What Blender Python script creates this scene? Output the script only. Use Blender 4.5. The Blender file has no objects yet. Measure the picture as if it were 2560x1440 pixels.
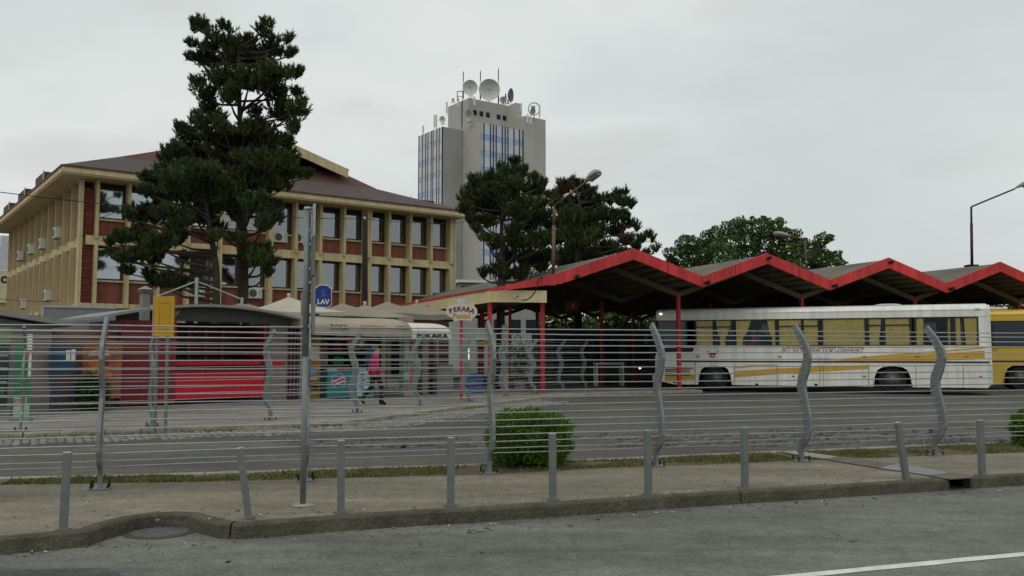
import bpy, bmesh, math, random
import numpy as np
from mathutils import Vector, Matrix
from mathutils.geometry import tessellate_polygon
random.seed(7); rng = np.random.default_rng(11)
rad = math.radians
SC = bpy.context.scene
COL = SC.collection

# ------------------------------------------------------------------ camera
F = 2220.0; CAMZ = 1.47; PITCH = rad(4.25)
cam_d = bpy.data.cameras.new('camera'); cam_d.lens = 36*F/2560; cam_d.sensor_width = 36
cam_d.clip_start = 0.1; cam_d.clip_end = 4000
cam = bpy.data.objects.new('camera', cam_d); COL.objects.link(cam)
cam.location = (0, 0, CAMZ); cam.rotation_euler = (rad(90)+PITCH, 0, 0)
SC.camera = cam
# ------------------------------------------------------------------ overcast sky
SUN_E, SUN_R = 58, 205
w = bpy.data.worlds.new('World'); SC.world = w; w.use_nodes = True
nt = w.node_tree; nt.nodes.clear()
out = nt.nodes.new('ShaderNodeOutputWorld'); bg = nt.nodes.new('ShaderNodeBackground')
bg.inputs['Strength'].default_value = 0.1
sky = nt.nodes.new('ShaderNodeTexSky'); sky.sky_type = 'NISHITA'; sky.sun_disc = False
sky.sun_elevation = rad(SUN_E); sky.sun_rotation = rad(SUN_R); sky.dust_density = 4; sky.air_density = 1.2
tc = nt.nodes.new('ShaderNodeTexCoord')
mp = nt.nodes.new('ShaderNodeMapping'); mp.inputs['Scale'].default_value = (1.0, 1.0, 2.4)
mp.inputs['Location'].default_value = (0.35, 0.1, 0.2)
nz = nt.nodes.new('ShaderNodeTexNoise'); nz.inputs['Scale'].default_value = 2.1; nz.inputs['Detail'].default_value = 5; nz.inputs['Roughness'].default_value = .5
rp = nt.nodes.new('ShaderNodeValToRGB')
rp.color_ramp.elements[0].position = .36; rp.color_ramp.elements[0].color = (6.2, 6.65, 6.65, 1)
rp.color_ramp.elements[1].position = .58; rp.color_ramp.elements[1].color = (7.6, 7.95, 7.75, 1)
mx = nt.nodes.new('ShaderNodeMix'); mx.data_type = 'RGBA'; mx.inputs[0].default_value = 0.955
L = nt.links.new
L(tc.outputs['Generated'], mp.inputs['Vector']); L(mp.outputs[0], nz.inputs['Vector']); L(nz.outputs['Fac'], rp.inputs[0])
nz2 = nt.nodes.new('ShaderNodeTexNoise'); nz2.inputs['Scale'].default_value = 4.2; nz2.inputs['Detail'].default_value = 4; nz2.inputs['Roughness'].default_value = .45
L(mp.outputs[0], nz2.inputs['Vector'])
cr = nt.nodes.new('ShaderNodeMapRange'); cr.interpolation_type = 'SMOOTHSTEP'
for i_, v_ in ((1,.50),(2,.68),(3,1.0),(4,.88)): cr.inputs[i_].default_value = v_
vm = nt.nodes.new('ShaderNodeVectorMath'); vm.operation = 'MULTIPLY'
L(nz2.outputs['Fac'], cr.inputs[0]); L(rp.outputs[0], vm.inputs[0]); L(cr.outputs[0], vm.inputs[1])
L(sky.outputs[0], mx.inputs[6]); L(vm.outputs[0], mx.inputs[7]); L(mx.outputs[2], bg.inputs['Color']); L(bg.outputs[0], out.inputs['Surface'])
sun_d = bpy.data.lights.new('sun', 'SUN'); sun_d.energy = 0.75; sun_d.angle = rad(40); sun_d.color = (1, .97, .91)
sun = bpy.data.objects.new('sun', sun_d); COL.objects.link(sun); sun.location = (0, -5, 40)
_d = Vector((math.sin(rad(SUN_R))*math.cos(rad(SUN_E)), math.cos(rad(SUN_R))*math.cos(rad(SUN_E)), math.sin(rad(SUN_E))))
sun.rotation_euler = _d.to_track_quat('Z', 'Y').to_euler()
SC.view_settings.view_transform = 'Standard'; SC.view_settings.look = 'None'
SC.view_settings.exposure = 0.0; SC.view_settings.gamma = 1.0
try:
    SC.cycles.use_denoising = True; SC.cycles.max_bounces = 8; SC.cycles.transparent_max_bounces = 24
    SC.cycles.caustics_reflective = False; SC.cycles.caustics_refractive = False
except Exception: pass

# ------------------------------------------------------------------ measuring helpers (pixels of the 2560x1440 survey photo -> metres)
def ray(px, py):
    a, b = (px-1280)/F, -(py-720)/F
    return Vector((a, math.cos(PITCH)-b*math.sin(PITCH), math.sin(PITCH)+b*math.cos(PITCH)))
def G(px, py, z=0.0):
    d = ray(px, py); t = (z-CAMZ)/d.z
    return Vector((d.x*t, d.y*t, z))
def P(px, py, Y):
    d = ray(px, py); t = Y/d.y
    return Vector((d.x*t, Y, CAMZ+d.z*t))
def onplane(px, py, O, rz, y=0.0):
    """local (x, z) on the vertical plane local-y = y of a frame at O turned by rz"""
    c, s = math.cos(rz), math.sin(rz)
    d = ray(px, py); n = Vector((-s, c, 0))
    q = Vector((O[0], O[1], 0)) + n*y
    t = q.dot(n)/d.dot(n); p = d*t + Vector((0, 0, CAMZ))
    return ((p.x-O[0])*c+(p.y-O[1])*s, p.z-(O[2] if len(O) > 2 else 0))

# ------------------------------------------------------------------ materials
_M = {}
def mat(name, col, rough=.8, var=.14, scale=2.5, bump=0.0, bscale=None, metal=0.0, spec=.3, col2=None, streak=0.0, fine=0.0, coat=0.0):
    if name in _M: return _M[name]
    m = bpy.data.materials.new(name); m.use_nodes = True; t = m.node_tree; N = t.nodes
    b = N['Principled BSDF']; b.inputs['Roughness'].default_value = rough; b.inputs['Metallic'].default_value = metal
    b.inputs['Specular IOR Level'].default_value = spec
    if coat: b.inputs['Coat Weight'].default_value = coat; b.inputs['Coat Roughness'].default_value = .15
    tc = N.new('ShaderNodeTexCoord')
    n = N.new('ShaderNodeTexNoise'); n.inputs['Scale'].default_value = scale; n.inputs['Detail'].default_value = 7; n.inputs['Roughness'].default_value = .62
    t.links.new(tc.outputs['Object'], n.inputs['Vector'])
    r = N.new('ShaderNodeValToRGB'); r.color_ramp.elements[0].position = .3; r.color_ramp.elements[1].position = .7
    c2 = col2 or tuple(min(1, c*(1+var)) for c in col)
    c1 = tuple(c*(1-var) for c in col)
    r.color_ramp.elements[0].color = (*c1, 1); r.color_ramp.elements[1].color = (*c2, 1)
    t.links.new(n.outputs['Fac'], r.inputs[0]); src = r.outputs[0]
    if fine:
        n2 = N.new('ShaderNodeTexNoise'); n2.inputs['Scale'].default_value = 55; n2.inputs['Detail'].default_value = 3
        t.links.new(tc.outputs['Object'], n2.inputs['Vector'])
        mr = N.new('ShaderNodeMapRange'); mr.inputs[1].default_value = .3; mr.inputs[2].default_value = .7; mr.inputs[3].default_value = 1-fine; mr.inputs[4].default_value = 1+fine
        t.links.new(n2.outputs['Fac'], mr.inputs[0])
        mu = N.new('ShaderNodeVectorMath'); mu.operation = 'MULTIPLY'
        t.links.new(src, mu.inputs[0]); t.links.new(mr.outputs[0], mu.inputs[1]); src = mu.outputs[0]
    if streak:
        mp_ = N.new('ShaderNodeMapping'); mp_.inputs['Scale'].default_value = (3.5, 3.5, .22); t.links.new(tc.outputs['Object'], mp_.inputs['Vector'])
        n3 = N.new('ShaderNodeTexNoise'); n3.inputs['Scale'].default_value = 1.3; n3.inputs['Detail'].default_value = 6; n3.inputs['Roughness'].default_value = .65
        t.links.new(mp_.outputs[0], n3.inputs['Vector'])
        mr3 = N.new('ShaderNodeMapRange'); mr3.inputs[1].default_value = .34; mr3.inputs[2].default_value = .6; mr3.inputs[3].default_value = 1-streak; mr3.inputs[4].default_value = 1.06
        t.links.new(n3.outputs['Fac'], mr3.inputs[0]); mu3 = N.new('ShaderNodeVectorMath'); mu3.operation = 'MULTIPLY'
        t.links.new(src, mu3.inputs[0]); t.links.new(mr3.outputs[0], mu3.inputs[1]); src = mu3.outputs[0]
    t.links.new(src, b.inputs['Base Color'])
    if bump:
        bn = N.new('ShaderNodeTexNoise'); bn.inputs['Scale'].default_value = bscale or 40; bn.inputs['Detail'].default_value = 4
        t.links.new(tc.outputs['Object'], bn.inputs['Vector'])
        bp = N.new('ShaderNodeBump'); bp.inputs['Strength'].default_value = bump; bp.inputs['Distance'].default_value = .02
        t.links.new(bn.outputs['Fac'], bp.inputs['Height']); t.links.new(bp.outputs[0], b.inputs['Normal'])
    _M[name] = m; return m
def glass(name, tint=(.45, .5, .5), refl=(.85, .9, .92), rough=.05, ior=1.5):
    if name in _M: return _M[name]
    m = bpy.data.materials.new(name); m.use_nodes = True; t = m.node_tree; N = t.nodes; N.clear()
    o = N.new('ShaderNodeOutputMaterial'); tr = N.new('ShaderNodeBsdfTransparent'); gl = N.new('ShaderNodeBsdfGlossy'); mi = N.new('ShaderNodeMixShader'); fr = N.new('ShaderNodeFresnel')
    tr.inputs[0].default_value = (*tint, 1); gl.inputs[0].default_value = (*refl, 1); gl.inputs['Roughness'].default_value = rough; fr.inputs[0].default_value = ior
    t.links.new(fr.outputs[0], mi.inputs[0]); t.links.new(tr.outputs[0], mi.inputs[1]); t.links.new(gl.outputs[0], mi.inputs[2]); t.links.new(mi.outputs[0], o.inputs[0])
    _M[name] = m; return m
def lamp_mat(name, col, e):
    if name in _M: return _M[name]
    m = bpy.data.materials.new(name); m.use_nodes = True; b = m.node_tree.nodes['Principled BSDF']
    b.inputs['Base Color'].default_value = (*col, 1); b.inputs['Emission Color'].default_value = (*col, 1); b.inputs['Emission Strength'].default_value = e
    _M[name] = m; return m

# ------------------------------------------------------------------ mesh builder
class MB:
    def __init__(s): s.v = []; s.f = []; s.m = []
    def add(s, vs, fs, m=0):
        o = len(s.v); s.v += [tuple(p) for p in vs]
        for f in fs: s.f.append(tuple(i+o for i in f)); s.m.append(m)
        return s
    def box(s, x0, x1, y0, y1, z0, z1, m=0):
        vs = [(x0,y0,z0),(x1,y0,z0),(x1,y1,z0),(x0,y1,z0),(x0,y0,z1),(x1,y0,z1),(x1,y1,z1),(x0,y1,z1)]
        return s.add(vs, [(3,2,1,0),(4,5,6,7),(0,1,5,4),(1,2,6,5),(2,3,7,6),(3,0,4,7)], m)
    def bar(s, a, b, wx, wy, m=0, up=(0,0,1)):
        """rectangular bar from a to b, wx across, wy along 'up'"""
        a, b = Vector(a), Vector(b); d = (b-a).normalized(); u = Vector(up)
        if abs(d.dot(u)) > .98: u = Vector((0,1,0))
        r = d.cross(u).normalized(); u = r.cross(d).normalized()
        vs = []
        for p in (a, b):
            for i, j in ((-1,-1),(1,-1),(1,1),(-1,1)): vs.append(p+r*(i*wx/2)+u*(j*wy/2))
        return s.add(vs, [(0,1,2,3),(7,6,5,4),(0,4,5,1),(1,5,6,2),(2,6,7,3),(3,7,4,0)], m)
    def tube(s, path, r, n=8, m=0, cap=True):
        path = [Vector(p) for p in path]; k = len(path)
        rs = r if isinstance(r, (list, tuple)) else [r]*k
        vs, fs = [], []; pu = None
        for i, p in enumerate(path):
            d = (path[min(i+1,k-1)]-path[max(i-1,0)]).normalized()
            if pu is None: pu = Vector((0,0,1)) if abs(d.z) < .9 else Vector((1,0,0))
            r1 = d.cross(pu).normalized(); u1 = r1.cross(d).normalized(); pu = u1
            for j in range(n):
                a = 2*math.pi*j/n; vs.append(p+(r1*math.cos(a)+u1*math.sin(a))*rs[i])
        for i in range(k-1):
            for j in range(n):
                q = (j+1) % n; fs.append((i*n+j, i*n+q, (i+1)*n+q, (i+1)*n+j))
        if cap: fs.append(tuple(range(n))[::-1]); fs.append(tuple(range((k-1)*n, k*n)))
        return s.add(vs, fs, m)
    def prism(s, poly, fn, w0, w1, m=0, caps=True):
        """poly: 2-D outline, fn(u,v,w) -> xyz"""
        n = len(poly); vs = [fn(u,v,w0) for u,v in poly]+[fn(u,v,w1) for u,v in poly]
        tr = tessellate_polygon([[Vector((u,v,0)) for u,v in poly]])
        fs = [(i,(i+1)%n,n+(i+1)%n,n+i) for i in range(n)]
        if caps: fs += [tuple(t) for t in tr]+[tuple(n+i for i in t)[::-1] for t in tr]
        return s.add(vs, fs, m)
    def lathe(s, prof, c=(0,0,0), n=16, m=0, axis='z'):
        vs, fs = [], []; k = len(prof)
        for r, h in prof:
            for j in range(n):
                a = 2*math.pi*j/n; x, y = r*math.cos(a), r*math.sin(a)
                p = (x,y,h) if axis == 'z' else ((x,h,y) if axis == 'y' else (h,x,y))
                vs.append((p[0]+c[0], p[1]+c[1], p[2]+c[2]))
        for i in range(k-1):
            for j in range(n): fs.append((i*n+j, i*n+(j+1)%n, (i+1)*n+(j+1)%n, (i+1)*n+j))
        fs.append(tuple(range(n))[::-1]); fs.append(tuple(range((k-1)*n, k*n)))
        return s.add(vs, fs, m)
    def mesh(s, name, mats, smooth=False, fix=True):
        me = bpy.data.meshes.new(name); me.from_pydata(s.v, [], s.f)
        mats = mats if isinstance(mats, (list, tuple)) else [mats]
        for m_ in mats: me.materials.append(m_)
        if len(mats) > 1: me.polygons.foreach_set('material_index', s.m)
        if fix:
            b = bmesh.new(); b.from_mesh(me); bmesh.ops.recalc_face_normals(b, faces=b.faces); b.to_mesh(me); b.free()
        if smooth: me.polygons.foreach_set('use_smooth', [True]*len(me.polygons))
        me.update(); return me
    def build(s, name, mats, parent=None, smooth=False, bevel=0, **k):
        o = put(name, s.mesh(name, mats, smooth), parent, **k)
        if bevel:
            md = o.modifiers.new('bevel', 'BEVEL'); md.width = bevel; md.segments = 2; md.limit_method = 'ANGLE'
        return o
def put(name, me, parent=None, loc=(0,0,0), rz=0.0, rot=None, scale=None):
    o = bpy.data.objects.new(name, me); COL.objects.link(o); o.location = loc
    o.rotation_euler = rot if rot is not None else (0,0,rz)
    if scale: o.scale = scale
    if parent: o.parent = parent
    return o
def tag(o, label=None, cat=None, group=None, kind=None):
    if label: o['label'] = label
    if cat: o['category'] = cat
    if group: o['group'] = group
    if kind: o['kind'] = kind
    return o
def thing(name, label, cat, loc=(0,0,0), rz=0.0, group=None):
    o = put(name, None, None, loc, rz); o.empty_display_size = .2
    return tag(o, label, cat, group)
def text_mesh(body, size, m, ext=.004, bold=0.0, width=None, align='CENTER', spacing=1.0):
    cu = bpy.data.curves.new('lettering', 'FONT'); cu.body = body; cu.size = size; cu.extrude = ext; cu.offset = bold
    cu.align_x = align; cu.align_y = 'CENTER'; cu.resolution_u = 2; cu.space_character = spacing
    o = bpy.data.objects.new('lettering', cu); COL.objects.link(o)
    dg = bpy.context.evaluated_depsgraph_get(); ev = o.evaluated_get(dg)
    me = bpy.data.meshes.new_from_object(ev); me.materials.clear(); me.materials.append(m)
    bpy.data.objects.remove(o); bpy.data.curves.remove(cu)
    if width and len(me.vertices):
        xs = [v.co.x for v in me.vertices]; k = width/(max(xs)-min(xs))
        for v in me.vertices: v.co.x *= k
    # stand the text upright in the x-z plane, facing -y
    for v in me.vertices: v.co = (v.co.x, -v.co.z, v.co.y)
    me.update(); me.name = 'lettering'
    return me
def copy_tree(o, parent=None):
    c = o.copy(); COL.objects.link(c); c.parent = parent
    for ch in o.children: copy_tree(ch, c)
    return c
def np_mesh(name, V, Fc, mats, mi=None, smooth=False):
    me = bpy.data.meshes.new(name); n = len(Fc); k = Fc.shape[1]
    me.vertices.add(len(V)); me.vertices.foreach_set('co', V.astype(np.float32).ravel())
    me.loops.add(n*k); me.loops.foreach_set('vertex_index', Fc.astype(np.int32).ravel())
    me.polygons.add(n); me.polygons.foreach_set('loop_start', np.arange(0, n*k, k, dtype=np.int32))
    for m_ in (mats if isinstance(mats, (list, tuple)) else [mats]): me.materials.append(m_)
    if mi is not None: me.polygons.foreach_set('material_index', mi.astype(np.int32))
    me.update(calc_edges=True); me.validate(); return me

# ================================================================== GROUND
def asphalt(name, col, warm, patch_scale, crack=0.0, speck=.25, rough=.85):
    m = bpy.data.materials.new(name); m.use_nodes = True; t = m.node_tree; N = t.nodes; b = N['Principled BSDF']
    b.inputs['Roughness'].default_value = rough; b.inputs['Specular IOR Level'].default_value = .25
    geo = N.new('ShaderNodeNewGeometry')
    def noise(s, d=5, r=.55, vec=None):
        n = N.new('ShaderNodeTexNoise'); n.inputs['Scale'].default_value = s; n.inputs['Detail'].default_value = d; n.inputs['Roughness'].default_value = r
        t.links.new(vec or geo.outputs['Position'], n.inputs['Vector']); return n.outputs['Fac']
    mp = N.new('ShaderNodeMapping'); mp.inputs['Rotation'].default_value = (0, 0, -rad(18)); mp.inputs['Scale'].default_value = (.25, 1.3, 1)
    t.links.new(geo.outputs['Position'], mp.inputs['Vector'])
    r = N.new('ShaderNodeValToRGB'); r.color_ramp.elements[0].position = .32; r.color_ramp.elements[1].position = .68
    r.color_ramp.elements[0].color = (*[c*.72 for c in col], 1); r.color_ramp.elements[1].color = (*warm, 1)
    t.links.new(noise(patch_scale, 6, .6, mp.outputs[0]), r.inputs[0])
    def mulr(a, fac, lo, hi, f0=.3, f1=.7):
        mr = N.new('ShaderNodeMapRange'); mr.inputs[1].default_value = f0; mr.inputs[2].default_value = f1; mr.inputs[3].default_value = lo; mr.inputs[4].default_value = hi
        t.links.new(fac, mr.inputs[0]); mu = N.new('ShaderNodeVectorMath'); mu.operation = 'MULTIPLY'
        t.links.new(a, mu.inputs[0]); t.links.new(mr.outputs[0], mu.inputs[1]); return mu.outputs[0]
    c = mulr(r.outputs[0], noise(60, 2), 1-speck, 1+speck)
    c = mulr(c, noise(22, 3), .87, 1.13, .36, .64)
    c = mulr(c, noise(5, 6, .65), .78, 1.18)
    c = mulr(c, noise(.45, 4), .78, 1.14)
    if crack:
        vo = N.new('ShaderNodeTexVoronoi'); vo.feature = 'DISTANCE_TO_EDGE'; vo.inputs['Scale'].default_value = .55
        wn = N.new('ShaderNodeTexNoise'); wn.inputs['Scale'].default_value = 2.2; wn.inputs['Detail'].default_value = 6
        t.links.new(geo.outputs['Position'], wn.inputs['Vector'])
        ad = N.new('ShaderNodeVectorMath'); ad.operation = 'MULTIPLY_ADD'; ad.inputs[1].default_value = (1.1, 1.1, 1.1)
        t.links.new(wn.outputs['Color'], ad.inputs[0]); t.links.new(geo.outputs['Position'], ad.inputs[2]); t.links.new(ad.outputs[0], vo.inputs['Vector'])
        ma = N.new('ShaderNodeMath'); ma.operation = 'ADD'
        mr = N.new('ShaderNodeMapRange'); mr.inputs[1].default_value = .5; mr.inputs[2].default_value = .58; mr.inputs[3].default_value = 1; mr.inputs[4].default_value = 0
        t.links.new(noise(.9, 2), mr.inputs[0]); t.links.new(vo.outputs['Distance'], ma.inputs[0]); t.links.new(mr.outputs[0], ma.inputs[1])
        c = mulr(c, ma.outputs[0], 1-crack, 1, .002, .008)
    t.links.new(c, b.inputs['Base Color'])
    bp = N.new('ShaderNodeBump'); bp.inputs['Strength'].default_value = .35; bp.inputs['Distance'].default_value = .01
    t.links.new(noise(90, 3), bp.inputs['Height']); t.links.new(bp.outputs[0], b.inputs['Normal'])
    return m
m_road = asphalt('road asphalt', (.124, .136, .115), (.188, .198, .166), .9, crack=.75, speck=.3)
m_side = asphalt('pavement asphalt', (.19, .172, .128), (.245, .222, .168), 1.1, crack=.3, speck=.16)
m_yard = asphalt('yard asphalt', (.085, .082, .076), (.125, .116, .10), .7, speck=.22)
m_plat = asphalt('platform paving', (.22, .20, .175), (.30, .275, .24), .8, speck=.15)
m_patch = asphalt('patch asphalt', (.085, .09, .086), (.10, .104, .10), .8)
m_soil = mat('dry soil', (.10, .085, .045), .95, .35, 4, .5, 30, col2=(.15, .125, .075), fine=.25)
m_kerb = mat('weathered kerb concrete', (.082, .075, .055), .92, .35, 3.0, .8, 22, fine=.3)
m_kerb2 = mat('pale kerb concrete', (.27, .25, .20), .9, .25, 3, .5, 30, fine=.2)
m_edge = mat('edging concrete', (.30, .29, .26), .9, .2, 5, .4, 30)
m_ground = mat('far ground', (.10, .10, .08), .95, .2, .05)
m_paint = mat('road paint', (.62, .62, .56), .7, .16, 6, .2, 30, fine=.16)
m_galv = mat('galvanised steel', (.185, .21, .21), .55, .2, 5, .15, 20, metal=.15, spec=.4)
m_galv2 = mat('pale galvanised steel', (.34, .37, .37), .45, .12, 6, metal=.4, spec=.5)
m_black = mat('black rubber', (.012, .012, .012), .7, .2, 5)
m_rust = mat('rusty steel plate', (.13, .105, .085), .8, .3, 5, .3, 25, fine=.2)
m_dark = mat('dark recess', (.012, .012, .011), .9, .1)

def sheet(name, pts, z, m, kind='structure'):
    b = MB(); pl = [(p[0], p[1]) for p in pts]
    tr = tessellate_polygon([[Vector((x, y, 0)) for x, y in pl]])
    b.add([(x, y, z) for x, y in pl], [tuple(t) for t in tr])
    me = b.mesh(name, m)
    if sum(p.normal.z for p in me.polygons) < 0: me.flip_normals()
    return tag(put(name, me), kind=kind)
sheet('ground', [(-1500,-300),(1500,-300),(1500,2500),(-1500,2500)], -.2, m_ground)
KD = Vector((math.cos(rad(18.8)), math.sin(rad(18.8)), 0)); KN = Vector((-KD.y, KD.x, 0))
k0 = G(1180, 1272)
def kd(s, n): return k0+KD*s+KN*n
sheet('road', [kd(-60,-16), kd(60,-16), kd(60,.9), kd(-60,.9)], -.13, m_road)
# near kerb edge and pavement back edge
kpx = [(-330,1380),(-150,1361),(0,1346),(48,1342),(218,1327),(258,1313),(300,1301),(340,1292),(380,1286),(430,1284),(470,1287),(505,1297),(550,1308),(600,1310),(640,1307),(760,1299),(870,1290),(1020,1281),(1180,1272),(1340,1261),(1500,1251),(1650,1241),(1800,1232),(1950,1223),(2100,1214),(2265,1204),(2372,1197.5)]
kpx2 = [(2425,1194),(2560,1186),(2700,1178),(2900,1166),(3200,1150)]
K1 = [G(x, y) for x, y in kpx]; K2 = [G(x, y) for x, y in kpx2]
bpx = [(-330,1219),(0,1211),(300,1207),(640,1201),(870,1194),(1240,1185),(1480,1170),(1800,1160),(1920,1154),(2560,1130),(3200,1108)]
epx = [(-330,1202),(0,1196),(300,1190),(640,1180),(870,1172),(1160,1164),(1240,1158),(1430,1152),(1800,1136),(2020,1127),(2560,1105),(3200,1083)]
BK = [G(x, y) for x, y in bpx]; ED = [G(x, y) for x, y in epx]
def shift(pl, d):
    o = []
    for i, p in enumerate(pl):
        t = (pl[min(i+1,len(pl)-1)]-pl[max(i-1,0)]); t.z = 0; t.normalize(); o.append(p+Vector((-t.y, t.x, 0))*d)
    return o
KW = .13
side_pts = shift(K1, KW)+[G(2372,1197.5)+KN*.3, G(2425,1194)+KN*.3]+shift(K2, KW)+BK[::-1]
pv = sheet('pavement', side_pts, -.004, m_side)
sheet('yard', [ED[0]+Vector((-40,4,0)), *[e for e in ED], ED[-1]+Vector((50,10,0)), Vector((120,110,0)), Vector((-130,110,0))], -.012, m_yard)
sheet('verge_soil', BK+ED[::-1], -.008, m_soil)
def resample(pl, step):
    out = [pl[0].copy()]; acc = 0
    seg = []
    for a, b in zip(pl[:-1], pl[1:]):
        n = max(1, int(round((b-a).length/step)))
        for i in range(1, n+1): out.append(a.lerp(b, i/n))
    return out
def kerb(name, pl, width, top, bottom, m, lens, gap=.008, ragged=.006):
    root = tag(put(name, None), kind='structure')
    pts = resample(pl, .12); off = shift(pts, width)
    i = 0
    while i < len(pts)-1:
        n = random.choice(lens); j = min(len(pts)-1, i+n)
        b = MB(); vs = []; k = j-i+1
        dz = random.uniform(-.006, .006)
        for q in range(i, j+1):
            p, o = pts[q], off[q]
            sh = gap*.5 if q in (i, j) else 0
            t = (pts[min(q+1,j)]-pts[max(q-1,i)]).normalized()*(sh if q == i else -sh)
            rg = Vector((random.uniform(-ragged,ragged), random.uniform(-ragged,ragged), 0)); zz = top+dz+random.uniform(-ragged,ragged)*.7
            n_ = (o-p).normalized()
            vs += [(p.x+t.x-n_.x*.012, p.y+t.y-n_.y*.012, bottom), (p.x+t.x+rg.x, p.y+t.y+rg.y, zz-.022), (p.x+t.x+n_.x*.02+rg.x, p.y+t.y+n_.y*.02+rg.y, zz), (o.x+t.x, o.y+t.y, top), (o.x+t.x, o.y+t.y, bottom)]
        fs = []
        for q in range(k-1):
            for e in range(5): fs.append((q*5+e, q*5+(e+1)%5, (q+1)*5+(e+1)%5, (q+1)*5+e))
        fs += [(0,1,2,3,4), tuple((k-1)*5+e for e in (4,3,2,1,0))]
        b.add(vs, fs).build('kerb_stone', m, root); i = j
    return root
kerb('street_kerb', K1, KW, .0, -.16, m_kerb, [9, 12, 16, 19], .012, .011)
kerb('street_kerb', K2, KW, .0, -.16, m_kerb, [10, 13, 16], .012, .011)
# drain outlet through the kerb, with its cover plates
dr = tag(put('drain_channel', None), 'covered drain channel crossing the pavement to a gap in the kerb', 'drain')
a0, a1 = G(2368, 1197), G(2428, 1193.5)
b = MB(); b.box(0, 1, 0, 1, 0, 1)
b.v = [tuple(a0.lerp(a1, x)+KN*(.02+.34*y)+Vector((0,0,-.19+.05*z))) for x, y, z in b.v]; b.build('channel_floor', m_dark, dr)
b = MB(); b.box(0, 1, 0, 1, 0, 1); b.v = [tuple(a0.lerp(a1, x)+KN*(.36+.03*y)+Vector((0,0,-.19+.17*z))) for x, y, z in b.v]; b.build('channel_back', m_dark, dr)
pl = [(2425,1196),(2375,1199),(2320,1189),(2265,1180),(2200,1171),(2130,1160),(2060,1148),(1990,1137),(1960,1131)]
pr = [(2427,1194.5),(2427,1190),(2375,1182),(2320,1172),(2240,1161),(2170,1151),(2095,1142),(2020,1132),(1990,1127)]
for i in range(len(pl)-1):
    q = [G(*pl[i], .004), G(*pl[i+1], .004), G(*pr[i+1], .004), G(*pr[i], .004)]
    if i == 0: continue
    b = MB(); b.add([p for p in q]+[p+Vector((0,0,.006)) for p in q], [(3,2,1,0),(4,5,6,7),(0,1,5,4),(1,2,6,5),(2,3,7,6),(3,0,4,7)])
    b.build('cover_plate', m_rust if i in (1, 4, 5) else m_edge if i > 5 else m_galv, dr)
q = [G(2372,1199,.004)-KN*.01, G(2428,1195.5,.004)-KN*.01, G(2427,1190,.004), G(2372,1182,.004)]
b = MB(); b.add(q+[p+Vector((0,0,.01)) for p in q], [(3,2,1,0),(4,5,6,7),(0,1,5,4),(1,2,6,5),(2,3,7,6),(3,0,4,7)]); b.build('cover_plate', m_rust, dr)
# thin concrete edging between verge and yard
kerb('verge_edging', ED, .05, .012, -.06, m_edge, [6, 6, 7], .02, .004)
# road marking, patch and manhole
wl = [G(1880,1450,-.126), G(2700,1371,-.126)]
d = (wl[1]-wl[0]).normalized(); nn = Vector((-d.y, d.x, 0)); s0 = wl[0]-d*.9; e0 = wl[1]+d*6
b = MB(); vs = []; 
for i in range(61):
    p = s0.lerp(e0, i/60); r1, r2 = random.uniform(-.006,.006), random.uniform(-.006,.006)
    vs += [p-nn*(.055+r1), p+nn*(.055+r2)]
b.add(vs, [(2*i, 2*i+2, 2*i+3, 2*i+1) for i in range(60)])
o = b.build('lane_marking', m_paint); tag(o, kind='structure')
sheet('road_patch', [G(-200,1425,-.126), G(120,1422,-.126), G(270,1420,-.126), G(300,1432,-.126), G(305,1470,-.126), G(-200,1480,-.126)], -.126, m_patch)
mh = thing('manhole_cover', 'round iron manhole cover set in the road where the kerb bends back', 'manhole', G(400,1331,-.13))
m_iron = mat('cast iron', (.10, .10, .088), .8, .25, 12, .5, 60)
MB().lathe([(.305,.0),(.305,.008),(.27,.01),(.27,.005),(.0,.006)], n=36).build('frame', m_kerb, mh)
b = MB(); b.lathe([(.262,.004),(.262,.013),(.0,.013)], n=36); b.build('lid', m_iron, mh)
# verge grass
gv = []; 
def verge_pt():
    i = random.choices(range(1, len(BK)-1), [(BK[k+1]-BK[k]).length for k in range(1, len(BK)-1)])[0]
    t, s = random.random(), random.random()
    a = BK[i].lerp(BK[i+1], t)
    best = min(range(len(ED)-1), key=lambda k: ((ED[k]+ED[k+1])/2-a).length)
    # nearest point on the edging polyline
    bp_, bd = None, 9e9
    for k in range(len(ED)-1):
        u = ED[k+1]-ED[k]; tt = max(0, min(1, (a-ED[k]).dot(u)/u.length_squared)); q = ED[k]+u*tt
        if (q-a).length < bd: bd, bp_ = (q-a).length, q
    return a.lerp(bp_, s)
import mathutils.noise as mn
V, Fc, MI = [], [], []
for i in range(26000):
    p = verge_pt()
    dns = mn.noise(Vector((p.x*1.3, p.y*1.3, 0)))
    if dns < -.1 + random.uniform(-.15,.15): continue
    h = random.uniform(.008,.03)*(1+.8*dns); a = random.uniform(0, 6.28); wd = random.uniform(.006,.016)
    lean = Vector((random.gauss(0,.45), random.gauss(0,.45), 0))*h
    s = Vector((math.cos(a), math.sin(a), 0))*wd
    o = len(V); V += [tuple(p-s+Vector((0,0,-.01))), tuple(p+s+Vector((0,0,-.01))), tuple(p+lean+Vector((0,0,h)))]; Fc.append((o,o+1,o+2))
    MI.append(1 if random.random() < .42-.5*dns else 0)
m_grass = mat('grass blades', (.115, .145, .04), .9, .3, 2)
m_hay = mat('dry grass', (.17, .135, .06), .9, .3, 2)
tag(put('verge_grass', np_mesh('verge_grass', np.array(V), np.array(Fc), [m_grass, m_hay], np.array(MI))), 'thin patchy grass between pavement and yard', 'grass', kind='stuff')
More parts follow.
